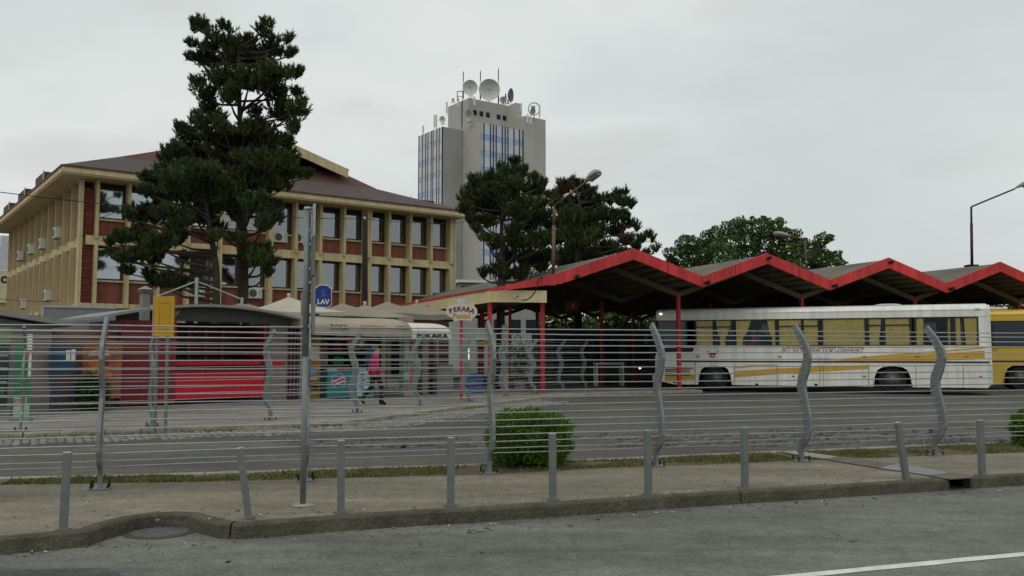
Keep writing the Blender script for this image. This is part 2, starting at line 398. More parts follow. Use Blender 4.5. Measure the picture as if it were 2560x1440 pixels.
# weeds along the platform kerb
# ------------------------------------------------------------------ platform (raised island) with kerb
ppx = [(-420,1101),(-150,1090),(0,1084),(150,1078.5),(300,1073),(470,1067),(640,1061.5),(760,1057),(870,1051),(940,1042),(1000,1034),(1060,1026.5),(1120,1019),(1240,1005),(1330,994),(1400,987),(1560,979),(1720,975)]
PK = [G(x, y, .1) for x, y in ppx]; tip = [Vector((7.3, 34.25, .1)), Vector((7.0, 34.75, .1)), Vector((5.3, 35.3, .1)), Vector((4.3, 37.5, .1))]
kerb('platform_kerb', PK+tip, .15, .1, -.05, m_kerb2, [5, 6, 6, 7], .014, .006)
sheet('platform', shift(PK, .15)+[t+Vector((-.2,0,0)) for t in tip[1:]]+[Vector((2,60,.1)), Vector((-60,60,.1)), Vector((-60,12,.1))], .097, m_plat)
# setts: strip along the platform kerb, and the broken cobbled strip of the yard
m_sett = mat('granite setts', (.20, .195, .18), .85, .35, 6, .4, 25, fine=.2)
m_sett2 = mat('dark broken setts', (.105, .10, .095), .85, .4, 5, .4, 25, fine=.2)
def stones(name, spots, m, label):
    V, Fc = [], []
    q = np.array([(-1,-1),(1,-1),(1,1),(-1,1)])
    for (p, ang, lx, ly, h, tx, ty) in spots:
        c, s = math.cos(ang), math.sin(ang); o = len(V)
        for zz, k in ((-.05, 1.0), (h-.012, 1.0), (h, .82)):
            for a, b_ in q:
                x, y = a*lx*k, b_*ly*k
                V.append((p.x+x*c-y*s, p.y+x*s+y*c, p.z+zz+tx*x+ty*y))
        for r in (0, 4):
            for e in range(4): Fc.append((o+r+e, o+r+(e+1)%4, o+r+4+(e+1)%4, o+r+4+e))
        Fc.append((o+8,o+9,o+10,o+11))
    return tag(put(name, np_mesh(name, np.array(V), np.array(Fc), m)), label, 'paving', kind='stuff')
sp = []
pts = resample([Vector((p.x,p.y,0)) for p in PK[:15]], .135)
for r in range(9):
    off = shift(pts, -.12-r*.135)
    for i, p in enumerate(off[:-1]):
        if r > 5 and random.random() < (r-5)*.22: continue
        t = off[i+1]-p; a = math.atan2(t.y, t.x)
        sp.append((p+Vector((0,0,-.012)), a+random.gauss(0,.08), random.uniform(.048,.062), random.uniform(.05,.062), random.uniform(.008,.03), random.gauss(0,.12), random.gauss(0,.12)))
stones('cobbles', sp, m_sett, 'pale granite setts along the platform kerb')
q = [G(560,1128), G(2800,1106), G(2800,1062), G(560,1098)]
sp = []
for i in range(1500):
    u, v = random.random(), random.random(); v = .5+(v-.5)*(.45+.55*min(1,u*1.6+.1))
    p = (q[0].lerp(q[1], u)).lerp(q[3].lerp(q[2], u), v)
    if mn.noise(Vector((p.x*.6, p.y*.9, 3))) < -.12: continue
    sp.append((p+Vector((0,0,-.012)), rad(17)+random.gauss(0,.5), random.uniform(.05,.13), random.uniform(.04,.08), random.uniform(.0,.045), random.gauss(0,.22), random.gauss(0,.22)))
stones('broken_cobbles', sp, m_sett2, 'broken dark paving setts loose in the yard')
# weeds beside the platform kerb
V, Fc = [], []
kp = shift(resample([Vector((p.x,p.y,0)) for p in PK[1:15]], .05), -.06)
for p in kp:
    if mn.noise(Vector((p.x*.9, p.y*.9, 7))) < .0: continue
    for k in range(5):
        h = random.uniform(.03,.10); a = random.uniform(0,6.28); s = Vector((math.cos(a),math.sin(a),0))*.014
        p2 = p+Vector((random.gauss(0,.04),random.gauss(0,.04),-.01)); o = len(V)
        V += [tuple(p2-s), tuple(p2+s), tuple(p2+Vector((random.gauss(0,.04),random.gauss(0,.04),h)))]; Fc.append((o,o+1,o+2))
tag(put('kerb_weeds', np_mesh('kerb_weeds', np.array(V), np.array(Fc), m_grass)), 'weeds sprouting along the platform kerb', 'weeds', kind='stuff')

# leaf litter, grit and scraps lying on the pavement and in the gutter
V, Fc, MI = [], [], []
for i in range(420):
    s_ = random.uniform(-6,6.5)
    if i < 170: p = kd(s_, -random.expovariate(9)-.03); p.z = -.127
    else: p = kd(s_, random.uniform(.15,2.0) if random.random() < .5 else .18+random.expovariate(6)); p.z = -.001
    q = .010+.018*random.random()**2; o = len(V); a0_ = random.uniform(0,6.28)
    for k in range(5):
        a_ = a0_+k*1.2566; rr_ = q*random.uniform(.5,1.3); V.append((p.x+rr_*math.cos(a_), p.y+rr_*math.sin(a_), p.z+random.uniform(.001,.012)))
    Fc.append((o,o+1,o+2,o+3,o+4)); MI.append(random.choice((0,0,0,1,1,2)) if i % 9 else 3)
tag(put('litter', np_mesh('litter', np.array(V), np.array(Fc), [mat('dead leaf', (.07,.045,.025), .9), mat('grit', (.20,.19,.16), .9), mat('dark crumb', (.03,.028,.025), .9), mat('paper scrap', (.55,.55,.52), .9)], np.array(MI))), 'scattered dead leaves and grit along the kerb', 'litter', kind='stuff')

# ================================================================== FENCES
PROF = [(0,0),(.16,0),(.24,-.03),(.34,-.14),(.44,-.175),(.62,-.165),(.82,-.10),(.98,-.055),(1.12,-.07),(1.28,-.155),(1.42,-.20),(1.52,-.185),(1.66,-.09),(1.86,.085)]
def prof_at(z):
    for (z0,e0),(z1,e1) in zip(PROF[:-1], PROF[1:]):
        if z <= z1: return e0+(e1-e0)*(z-z0)/(z1-z0)
    return PROF[-1][1]
def post_mesh(flip=1):
    b = MB(); vs, fs = [], []
    for i, (z, e) in enumerate(PROF):
        (z0,e0),(z1,e1) = PROF[max(i-1,0)], PROF[min(i+1,len(PROF)-1)]
        tz, te = z1-z0, e1-e0; l = math.hypot(tz, te); nz, ne = -te/l, tz/l
        hw = .045+.04*math.sin(math.pi*min(1,max(0,(z-.15)/1.7)))**.8
        for sx in (-.019, .019):
            for sg in (-1, 1): vs.append((sx, flip*(e+ne*sg*hw), z+nz*sg*hw))
    for i in range(len(PROF)-1):
        a = i*4; c = a+4
        fs += [(a,a+1,c+1,c),(a+2,a+3,c+3,c+2),(a,a+2,c+2,c),(a+1,a+3,c+3,c+1)]
    n = (len(PROF)-1)*4; fs += [(0,1,3,2),(n,n+1,n+3,n+2)]
    b.add(vs, fs); return b.mesh('post', m_galv)
pm1 = post_mesh(1); pm2 = post_mesh(-1)
bm_plate = MB().box(-.11,.11,-.09,.09,.0,.012).mesh('base_plate', m_galv)
bm_bolt = MB().lathe([(.014,.0),(.016,.02),(.010,.024),(.010,.06),(.004,.064)], n=8).mesh('bolt', m_black)
def fence(name, label, pts, posts, zs, pm, flip, rr, lean=None, group=None):
    """pts: foot line; posts: (position, heading)"""
    root = thing(name, label, 'fence', (0,0,0), 0, group)
    for k, (p, h) in enumerate(posts):
        po = put('post', pm, root, p, h)
        put('base_plate', bm_plate, po, (0,0,.001))
        for i, j in ((-.085,-.065),(.085,-.065),(.085,.065),(-.085,.065)): put('bolt', bm_bolt, po, (i,j,.012), 0, None, (1,1,random.uniform(.8,1.3)))
    for n, z in enumerate(zs):
        e = flip*(prof_at(z)); path = []
        sh = shift(pts, e)
        rs = resample(sh, 1.1)
        b = MB(); b.tube([p+Vector((0,0,z+random.gauss(0,.0025))) for p in rs], rr, 6)
        b.build('rail', m_galv2, root, smooth=True)
    return root
# heights of the rails from the survey at the post x=1640
f0 = G(1640,1165); fd = (G(2337,1138)-G(250,1222)); fd.z = 0; fd.normalize(); fh = math.atan2(fd.y, fd.x)
zs = []
for y in (826,838,851,865,881.5,899,917,935,953,970,987,1005,1022.5,1040,1056,1074.5,1090,1106,1117.5):
    z = onplane(1675, y, f0, fh, 0)[1]
    for _ in range(3): z = onplane(1675, y, f0, fh, prof_at(max(0,z)))[1]
    zs.append(z)
fposts = [G(250,1222), G(764,1201), G(1222,1183), G(1640,1165), G(2003,1152), G(2337,1138)]
dd = (fposts[-1]-fposts[0])/5
line = [fposts[0]-dd*k for k in (3,2,1)]+fposts+[fposts[-1]+dd*k for k in (1,2,3)]
fence('rail_fence', 'grey steel railing with wavy posts along the street pavement', line, [(p, fh) for p in line[1:-1]], zs, pm1, 1, .0085)
f2 = [G(-560,1096,.1)+Vector((0,.7,0)), G(-250,1087,.1)+Vector((0,.3,0)), G(51,1080,.1), G(380,1066,.1), G(676,1050,.1), G(893,1031,.1), G(1050,1017,.1), G(1172,1004,.1), G(1265,993,.1), G(1338,985,.1), G(1408,976.5,.1), G(1465,973,.1)]
for p in f2: p.z = .1
hd = []
for i, p in enumerate(f2):
    t = f2[min(i+1,len(f2)-1)]-f2[max(i-1,0)]; hd.append(math.atan2(t.y,t.x))
fence('rail_fence', 'grey steel railing with wavy posts on the platform before the kiosks', f2, list(zip(f2, hd)), [1.80,1.70,1.60,1.49,1.37,1.24,1.11,.98,.85,.72,.60,.48,.37,.26], pm2, -1, .0085)

# ================================================================== BOLLARDS (square kerb posts)
m_boll = mat('grey painted steel', (.165, .18, .175), .6, .18, 5, .15, 20, metal=.2)
bme = MB()
bme.box(-.031,.031,-.031,.031,.0,.655); bm_b = bme.mesh('post', m_boll)
cap = MB(); cap.add([(-.031,-.031,.655),(.031,-.031,.655),(.031,.031,.655),(-.031,.031,.655),(-.028,-.028,.66),(.028,-.028,.66),(.028,.028,.66),(-.028,.028,.66)], [(4,5,6,7),(0,1,5,4),(1,2,6,5),(2,3,7,6),(3,0,4,7)]); bm_c = cap.mesh('cap', m_galv2)
bm_f = MB().box(-.06,.06,-.05,.05,0,.008).mesh('foot_plate', m_rust)
blds = [(158,1325,168,1130,'leaning right at the far left'),(622,1296,600,1118,'leaning left just past the bend in the kerb'),(852,1281,853,1100,'standing first right of the tall sign pole'),(1127,1266,1127,1093,'between the sign pole and the round bush'),(1382,1249,1381,1083,'in front of the right half of the round bush'),(1621,1237,1619,1075,'first right of the round bush'),(1862,1222,1861,1068,'second right of the round bush'),(2265,1196,2240,1055,'leaning left beside the rusty drain cover'),(2455,1188,2450,1050,'straight one right of the drain opening')]
for x, y, tx, ty, lab in blds:
    p = G(x, y); top = P(tx, ty, p.y)
    ln = math.atan2(top.x-p.x, top.z-p.z)
    r = thing('bollard', 'square grey steel kerb post '+lab, 'bollard', p, rad(18.8), 'square steel posts along the kerb')
    r.rotation_euler = (0, ln, rad(18.8)); s = (top-p).length/.66
    r.scale = (1,1,s)
    put('post', bm_b, r); put('cap', bm_c, r); put('foot_plate', bm_f, r, (0,0,-.003))

# ================================================================== OFFICE BUILDING (left)
m_cream = mat('cream render', (.54, .45, .255), .85, .12, 1.2, .25, 20, fine=.06, streak=.2)
m_fin = mat('cream concrete fin', (.51, .425, .24), .85, .16, .9, .25, 20, fine=.06, streak=.2)
m_brick = mat('smooth red brown render', (.23, .085, .06), .9, .14, 1.5, .2, 20, fine=.1, streak=.22)
m_brick2 = mat('rough dark brick', (.17, .05, .035), .9, .25, 3, .5, 8, fine=.2)
m_frame = mat('brown window frame', (.055, .03, .02), .6, .2, 4)
m_pane = glass('office glass', (.96, .98, .98), (.9, .95, 1), .03, 3.0)
m_blind = [mat('pale blue blind', (.78, .86, .87), .8, .1, 1.2), mat('grey blind', (.62, .70, .71), .8, .12, 1.2), mat('green grey blind', (.40, .50, .46), .8, .15, 1), mat('off white blind', (.74, .76, .69), .8, .1, 1.5)]
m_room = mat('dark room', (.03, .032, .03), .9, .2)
m_roof = mat('brown shingles', (.092, .074, .07), .9, .16, 1.5, .5, 25, fine=.2)
m_roofr = mat('red brown sheet metal', (.11, .052, .046), .75, .18, 2)
m_ac = mat('white air conditioner plastic', (.56, .57, .52), .5, .08, 3)
m_grille = mat('dark fan grille', (.07, .075, .075), .6, .2, 20)
BO = Vector((-20.6, 42.0, 0)); BR = rad(37.0)
bld = thing('office_building', 'three storey office building with cream fins, red brown panels and low brown roof', 'building', BO, BR)
LX, LY, YW = 21.4, 23.6, .55
Z0, ZB0, ZB1, ZS = 3.93, 6.72, 7.16, 9.86
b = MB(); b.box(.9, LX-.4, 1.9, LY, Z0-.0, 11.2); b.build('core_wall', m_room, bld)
b = MB(); b.box(1.9, LX-1.9, 2.4, LY-.5, 0, Z0-.02); b.build('ground_storey_wall', mat('dark shopfront', (.05,.048,.042), .6, .3, 1), bld)
b = MB(); b.box(.12, LX-.1, .05, LY, Z0-.24, Z0-.03); b.build('floor_slab', m_cream, bld)
for t in (1.2, 5, 9, 13, 17, 20.6):
    MB().box(t-.2,t+.2,.5,.95,0,Z0-.24).build('column', m_cream, bld)
for s in (5, 10, 15, 20): MB().box(.5,.95,s-.2,s+.2,0,Z0-.24).build('column', m_cream, bld)
# front facade
T = [.76+1.455*n for n in range(15)]
fin_u = MB().box(-.075,.075,0,YW-.003,ZB1-.12,ZS).mesh('fin', m_fin); fin_l = MB().box(-.075,.075,0,YW-.003,Z0-.22,ZB0).mesh('fin', m_fin)
for n, t in enumerate(T):
    wide = 2.0 if n in (4, 10) else 1.6 if n in (6,14) else 1
    for me in (fin_u, fin_l): put('fin', me, bld, (t,0,0), 0, None, (wide,1,1))
MB().box(.3, LX, .12, 1.2, ZB0, ZB1).build('floor_beam', m_cream, bld)
MB().box(.3, LX, YW+.3, YW+.6, 9.62, 10.0).build('lintel', m_frame, bld)
W0 = 1.455
def window(root, kind):
    pass
zw = {'u': (8.06, 9.60), 'l': (5.06, 6.70)}
fr = {}
for k, (z0, z1) in zw.items():
    b = MB(); x0, x1 = .08, W0-.08; f_ = .085
    b.box(x0, x0+f_, YW+.02, YW+.12, z0, z1); b.box(x1-f_*1.25, x1, YW+.02, YW+.12, z0, z1); b.box(x0+f_, x1-f_*1.25, YW+.02, YW+.12, z1-f_, z1); b.box(x0+f_, x1-f_*1.25, YW+.02, YW+.12, z0, z0+f_)
    fr[k] = (b.mesh('window', m_frame), MB().box(x0+f_, x1-f_*1.25, YW+.06, YW+.07, z0+f_, z1-f_).mesh('pane', m_pane),
        MB().box(.0, W0, YW-.14, YW+.02, z0-.09, z0-.003).mesh('sill', m_cream), MB().box(.0, W0, YW+.002, YW+.5, (ZB1+.003 if k == 'u' else Z0-.02), z0-.1).mesh('spandrel_panel', m_brick))
blm = {(k, i): MB().box(.16, W0-.24, YW+.085, YW+.095, zw[k][0]+.06, zw[k][1]-.02).mesh('blind', m_blind[i]) for k in zw for i in range(4)}
bls = {(k, i): MB().box(.16, W0-.24, YW+.085, YW+.095, zw[k][0]+.42, zw[k][1]-.02).mesh('blind', m_blind[i]) for k in zw for i in range(4)}
blh = {(k, i): MB().box(.16, W0*.56, YW+.085, YW+.095, zw[k][0]+.06, zw[k][1]-.02).mesh('blind', m_blind[i]) for k in zw for i in range(4)}
for n in range(14):
    for k in ('u', 'l'):
        o = put('window', fr[k][0], bld, (T[n],0,0)); put('pane', fr[k][1], o); put('sill', fr[k][2], o)
        put('spandrel_panel', fr[k][3], bld, (T[n],0,0))
        i = random.choice((0,0,1,2)) if k == 'l' else random.choice((1,2,3,1))
        src = random.choice((blm, blm, bls, blh)) if k == 'u' else random.choice((blm, blm, blm, blh))
        put('blind', src[(k, i)], o)
# brick corner strips beside the first and last fin
for t0, t1 in ((.12, .68), (T[14]+.13, LX-.12)):
    for z0, z1 in ((ZB1+.003, ZS-.4), (Z0-.02, ZB0-.003)):
        b = MB()
        n = int((z1-z0)/.17)
        for i in range(n): 
            o = .03*(i % 2); b.box(t0, t1, .33-o, .8, z0+i*(z1-z0)/n+.008, z0+(i+1)*(z1-z0)/n-.008)
        b.box(t0+.01, t1-.01, .36, .78, z0, z1); o = b.build('brick_strip', m_brick2, bld); o['kind'] = 'stuff'
MB().box(.0,.14,.05,.6,Z0-.2,ZS).build('corner_column', m_fin, bld)
MB().box(LX-.1,LX+.05,.05,1.2,Z0-.2,ZS).build('corner_column', m_fin, bld)
# left facade: deep closely spaced fins
lf_u = MB().box(-.02,.93,-.06,.06,ZB1-.12,ZS).mesh('fin', m_fin); lf_l = MB().box(-.02,.93,-.06,.06,Z0-.22,ZB0).mesh('fin', m_fin)
for i in range(1, 12):
    for me in (lf_u, lf_l): put('fin', me, bld, (0, 2.08*i, 0))
MB().box(.2,1.0,.62,LY,ZB0,ZB1).build('floor_beam', m_cream, bld)
for z0, z1, m_ in ((Z0-.02, ZB0-.003, m_brick), (ZB1+.003, ZS, m_brick)): MB().box(.55,.95,.85,LY-.02,z0,z1).build('side_wall', m_, bld)
MB().box(LX-.42,LX-.02,.85,LY-.02,Z0-.02,ZS).build('side_wall', m_cream, bld)
# roof
ov = .95
e = [(-ov,-ov+.15),(LX+.2,-ov+.15),(LX+.2,LY+ov),(-ov,LY+ov)]
b = MB(); b.prism(e, lambda u,v,w: (u,v,w), ZS, ZS+.09); b.build('soffit', mat('cream soffit', (.47,.39,.22), .9, .1, .8), bld)
b = MB()
for (x0,y0),(x1,y1) in zip(e, e[1:]+e[:1]): b.bar((x0,y0,ZS+.2),(x1,y1,ZS+.2),.1,.24)
b.build('eaves_fascia', m_cream, bld)
b = MB()
for (x0,y0),(x1,y1) in zip(e, e[1:]+e[:1]): b.bar((x0,y0,ZS+.375),(x1,y1,ZS+.375),.18,.1)
b.build('gutter', m_roofr, bld)
def ring(dx0, dx1, dy0, dy1, z): return [(dx0,dy0,z),(dx1,dy0,z),(dx1,dy1,z),(dx0,dy1,z)]
ZG = 12.15
r0 = ring(-ov-.02, LX+.22, -ov+.13, LY+ov, ZS+.42); r1 = ring(2.0, 16.7, 1.55, LY-2, 11.45); r2 = ring(4.75, 14.75, 2.55, LY-6, 12.42)
b = MB(); fs = []
for k in (0, 4):
    for i in range(4): fs.append((k+i, k+(i+1)%4, k+4+(i+1)%4, k+4+i))
b.add(r0+r1, fs[:4]); b.build('roof', m_roof, bld)
b = MB(); b.add(r1+r2, fs[:4]+[(4,5,6,7)]); b.build('upper_roof', m_roofr, bld)
# raised gable roof with cream verge boards
ga, gp = 9.75, 13.9
b = MB(); y0, y1 = 2.45, LY-5
gz = 12.44; y0 = 1.62
b.add([(4.6,y0,gz),(ga,y0,gp),(14.85,y0,gz),(4.6,y1,gz),(ga,y1,gp),(14.85,y1,gz),(4.6,y0,gz-.1),(ga,y0,gp-.1),(14.85,y0,gz-.1),(4.6,y1,gz-.1),(ga,y1,gp-.1),(14.85,y1,gz-.1)],
      [(0,1,4,3),(1,2,5,4),(6,9,10,7),(7,10,11,8),(0,6,7,1),(1,7,8,2),(3,4,10,9),(4,5,11,10),(0,3,9,6),(2,8,11,5)]); b.build('gable_roof', m_roofr, bld)
b = MB(); b.prism([(4.7,gz-.55),(ga,gp-.55),(14.75,gz-.55),(14.75,gz-.02),(ga,gp-.02),(4.7,gz-.02)], lambda u,v,w: (u,w,v), y0-.12, y0-.005); b.build('verge_board', m_cream, bld)
b = MB(); b.prism([(5.2,gz-.6),(ga,gp-.12),(14.1,gz-.6)], lambda u,v,w: (u,w,v), y0+1.35, y0+1.45); b.build('gable_wall', m_roof, bld)
for y in (5.5, 11.5, 17.5):
    b = MB(); b.box(-.75, .5, y, y+2.6, ZS+.43, ZS+1.15); b.build('roof_box', m_roofr, bld); 
    MB().box(-.80,-.755,y-.05,y+.04,ZS+.43,ZS+1.2).build('roof_box_trim', m_cream, bld)
for i in range(9):
    x = 6+i*1.6; b = MB(); b.tube([(x,1.1,ZS+1.0),(x,1.1,ZS+1.32)], .02, 5); b.build('snow_hook', m_dark, bld)
b = MB(); b.tube([(T[10]+.2,-.02,Z0-.2),(T[10]+.2,-.02,ZS)], .06, 8); b.build('downpipe', m_cream, bld)
b = MB(); b.tube([(T[4]+.2,-.02,Z0-.2),(T[4]+.2,-.02,ZS)], .06, 8); b.build('downpipe', m_cream, bld)
# air conditioners hang on the facade: things of their own
def aircon(loc_l, rz, label, w_=.8, h=.55):
    p = bld_M @ Vector(loc_l)
    r = thing('air_conditioner', label, 'air conditioner', p, BR+rz, 'outdoor units on the office facade')
    MB().box(-w_/2,w_/2,0,.3,-h/2,h/2).build('case', m_ac, r, bevel=.015)
    MB().lathe([(.21,0),(.21,-.012),(.17,-.02),(.05,-.022),(.0,-.022)], (-.12,-.002,0), 20, 0, 'y').build('fan_grille', m_grille, r)
    MB().box(.2,w_/2-.03,-.006,0.001,-.2,.2).build('side_vent', mat('grey vent', (.4,.41,.38), .6), r)
    for x in (-.28,.28): MB().box(x-.02,x+.02,.0,.32,-h/2-.05,-h/2-.003).build('bracket', m_galv, r)
bpy.context.view_layer.update(); bld_M = Matrix.Translation(BO) @ Matrix.Rotation(BR, 4, 'Z')
for px, py, yl, lab in ((701,593,.42,'white outdoor unit under an upper window right of the big pine'),(749,595,.42,'white outdoor unit partly hidden by the tall street sign pole'),(493,728,.3,'white outdoor unit low on the facade behind the metal tent frame'),(637,733,.3,'white outdoor unit with red badge low on the facade right of the big trunk')):
    x, z = onplane(px, py, BO, BR, yl); aircon((x, yl-.05, z), 0, lab)
for i, (s, z, lab) in enumerate(((4.9,7.75,'white outdoor unit high on the left facade nearest the corner'),(9.2,7.6,'white outdoor unit on the left facade, second from the corner'),(12.9,7.65,'white outdoor unit on the left facade, third from the corner'),(16.8,7.6,'white outdoor unit on the left facade, fourth from the corner'),(7.0,4.6,'white outdoor unit low on the left facade near the corner'),(14.9,4.5,'white outdoor unit low on the left facade farther back'))):
    aircon((-.28, s, z), rad(-90), lab, .62)

# ================================================================== TOWER
m_conc = mat('grey tower concrete', (.42, .41, .375), .9, .12, .12, .2, 3, fine=.04, streak=.07)
m_conc2 = mat('dark grey tower concrete', (.31, .31, .29), .9, .12, .15, .2, 3, fine=.04, streak=.08)
m_tg = [mat('tower glass grey', (.50,.55,.62), .25, .08, .5, spec=.6), mat('tower glass lilac', (.55,.56,.62), .25, .08, .5, spec=.6), mat('tower glass pale', (.58,.57,.56), .3, .08, .5, spec=.6)]
m_tb = [mat('tower spandrel blue', (.28,.37,.58), .3, .08, .5, spec=.6), mat('tower spandrel pale blue', (.40,.48,.62), .3, .08, .5, spec=.6), mat('tower spandrel orange', (.56,.38,.29), .5, .1, .5)]
m_mull = mat('black mullion', (.012,.014,.02), .6, .1)
m_white = mat('white dish paint', (.62,.63,.58), .6, .06, 1)
m_redst = mat('red mast paint', (.2,.06,.06), .6, .1, 2)
TO = Vector((-5.54, 150.0, 0)); TR = rad(35.4)
tw = thing('tower_block', 'tall grey concrete office tower with blue glazed strips and roof antennas', 'tower', TO, TR)
H1, H2, H3 = 41.2, 43.75, 46.95
MB().box(0,9.4,.4,14,0,H1).build('glazed_block', m_conc, tw)
MB().box(-.02,.0,.0,5.3,0,H1).build('side_wall', m_conc, tw)
MB().box(0,.35,0,.42,0,H1+.25).build('corner_strip', m_conc, tw)
MB().box(9.42,14.2,-.1,12,0,H2).build('plain_block', m_conc, tw)
MB().box(-4.1,-.03,5.33,14,0,H1-.3).build('rear_block', m_conc2, tw)
b = MB(); b.prism([(1.27,5.5),(9.8,5.5),(9.8,3.1),(11.2,3.1),(11.2,10.5),(9.5,12.6),(1.27,12.6)], lambda u,v,w: (u,v,w), H1-.1, H3); b.build('penthouse', m_conc, tw)
MB().box(1.24,1.3,7.6,7.9,H1,H3).build('joint', m_dark, tw)
for t in (2.55,3.95,5.35,7.7,9.0): MB().box(t-.4,t+.4,5.44,5.52,H3-2.9,H3-2.0).build('window', m_mull, tw)
NF = 14; fhg = 2.86
cols = [.35,1.05,2.4,3.0,3.6,4.9,5.5,6.1,7.4,8.6,9.35]
for i in range(NF):
    zt = H1-i*fhg
    for c, (x0, x1) in enumerate(zip(cols[:-1], cols[1:])):
        k = (x0, x1)
        if (c, 'g') not in _M:
            _M[(c,'g')] = [MB().box(x0+.05,x1-.05,.30,.398,-fhg+.98,-.03).mesh('window_pane', q) for q in m_tg]
            _M[(c,'s')] = [MB().box(x0+.05,x1-.05,.28,.398,-fhg+.0,-fhg+.93).mesh('spandrel_pane', q) for q in m_tb]
        if i == 0 and False: pass
        put('window_pane', random.choice(_M[(c,'g')][:2]), tw, (0,0,zt))
        sel = 2 if random.random() < (.0 if i < 8 else .12) else random.choice((0,0,0,1))
        put('spandrel_pane', _M[(c,'s')][sel], tw, (0,0,zt))
mm = MB().box(-.06,.06,.16,.41,0,H1+.05).mesh('mullion', m_mull)
for x in cols: put('mullion', mm, tw, (x,0,0))
# left glazed face of the rear block
rows = [5.45,6.5,7.3,8.6,9.2,10.4,11.2,12.4,13.7]
mm2 = MB().box(-4.24,-4.09,-.11,.11,0,H1-.25).mesh('mullion', m_mull)
for y in rows: put('mullion', mm2, tw, (0,y,0))
mm3 = MB().box(-4.22,-4.1,.115,.27,0,H1-.3).mesh('white_trim', m_white)
for y in rows[:-1]: put('white_trim', mm3, tw, (0,y,0))
for i in range(NF):
    zt = H1-.35-i*fhg
    for c, (y0, y1) in enumerate(zip(rows[:-1], rows[1:])):
        if (c, 'lg') not in _M:
            _M[(c,'lg')] = [MB().box(-4.2,-4.102,y0+.28,y1-.12,-fhg+.98,-.03).mesh('window_pane', q) for q in m_tg]
            _M[(c,'ls')] = [MB().box(-4.2,-4.102,y0+.28,y1-.12,-fhg,-fhg+.93).mesh('spandrel_pane', q) for q in m_tb]
        put('window_pane', random.choice(_M[(c,'lg')]), tw, (0,0,zt))
        r_ = random.random(); put('spandrel_pane', _M[(c,'ls')][2 if (c in (2,3) and r_ < .5) else 1 if r_ < .6 else 0], tw, (0,0,zt))
# roof equipment, each its own thing
def tower_pt(t, s, z): return (Matrix.Translation(TO) @ Matrix.Rotation(TR,4,'Z')) @ Vector((t,s,z))
def dish(px, py, Y, R_, az, el, m_, label, stem=1.5, thick=.16):
    p = P(px, py, Y); r = thing('satellite_dish', label, 'satellite dish', p, 0, 'dishes on the tower roof')
    prof = [(R_*math.sin(a)*1.0, -R_*.42*(math.sin(a)**2)) for a in np.linspace(.02, 1.57, 9)]
    b = MB(); vs, fs = [], []; n = 28
    for rr_, h in prof+[(rr_*1.0, h+thick) for rr_, h in prof[::-1]]:
        for j in range(n): a = 2*math.pi*j/n; vs.append((rr_*math.cos(a), h, rr_*math.sin(a)))
    k = len(prof)*2
    for i in range(k-1):
        for j in range(n): fs.append((i*n+j, i*n+(j+1)%n, (i+1)*n+(j+1)%n, (i+1)*n+j))
    fs += [tuple(range(n)), tuple(range((k-1)*n,k*n))]
    b.add(vs, fs); o = b.build('reflector', m_, r, smooth=True); o.rotation_euler = (el, 0, az)
    b = MB(); b.tube([(0,0,0),(0,-R_*.62,0)], .04, 5); b.tube([(0,-R_*.60,0),(0,-R_*.74,0)], .11, 8); f_ = b.build('feed_arm', m_galv, o)
    b = MB(); b.tube([(0,.35,0),(0,.35,-R_-stem)], .09, 6); b.bar((-.5,.35,-R_-stem),(.0,.35,-R_*.4),.07,.07); b.bar((.5,.35,-R_-stem),(.0,.35,-R_*.4),.07,.07); b.build('mount', m_galv, r)
dish(1177,220,153,1.35,rad(-12),rad(10),m_white,'large white dish, left of the two big ones on the tower roof',.6)
dish(1222,225,152,1.85,rad(10),rad(12),m_white,'largest white dish in the middle of the tower roof',.2)
dish(1272,238,155,1.2,rad(72),rad(4),mat('green grey dish', (.14,.18,.15), .6),'green grey dish seen edge on at the right of the tower roof',.4)
dish(1257,250,154,.6,rad(10),rad(14),m_white,'small white drum dish beside the red lattice on the tower roof',.3)
dish(1176,289,151.5,.95,rad(-40),rad(10),mat('cream dish', (.42,.42,.34), .6),'cream dish mounted on the front of the penthouse wall',.3)
dish(1107,299,158,.62,rad(-25),rad(8),m_white,'small round dish on the rear roof of the tower',.3)
dish(1133,250,160,.3,rad(-20),0,m_white,'tiny round dish at the upper left roof edge of the tower',.2)
for px, y0, y1, Y, lab in ((1158,178,243,154,'thin red and white mast at the left of the big dishes'),(1201,176,245,153,'thin red and white mast between the two big dishes'),(1246,170,255,153,'tallest red and white mast right of the big dishes')):
    a, c = P(px,y1,Y), P(px,y0,Y); r = thing('antenna_mast', lab, 'mast', a, 0, 'masts on the tower roof'); h = c.z-a.z
    for i, (u0, u1, m_, rr_) in enumerate(((-.05,.3,m_redst,.14),(.3,.62,m_white,.10),(.62,.95,m_redst,.10),(.95,1.0,m_galv,.06))):
        b = MB(); b.tube([(0,0,h*u0),(0,0,h*u1)], rr_, 6); b.build('mast_section', m_, r)
def panel_antenna(px, y0, y1, Y, lab, wd=.16):
    a, c = P(px,y1,Y), P(px,y0,Y); r = thing('panel_antenna', lab, 'antenna', a, 0, 'panel antennas on the tower'); h = c.z-a.z
    b = MB(); b.box(-wd,wd,-.1,.1,.1,h); b.build('panel', m_white, r, bevel=.03)
    b = MB(); b.tube([(0,.2,-.4),(0,.2,h*.9)], .05, 6); b.bar((0,.2,h*.3),(0,.05,h*.3),.05,.05); b.build('bracket', m_galv, r)
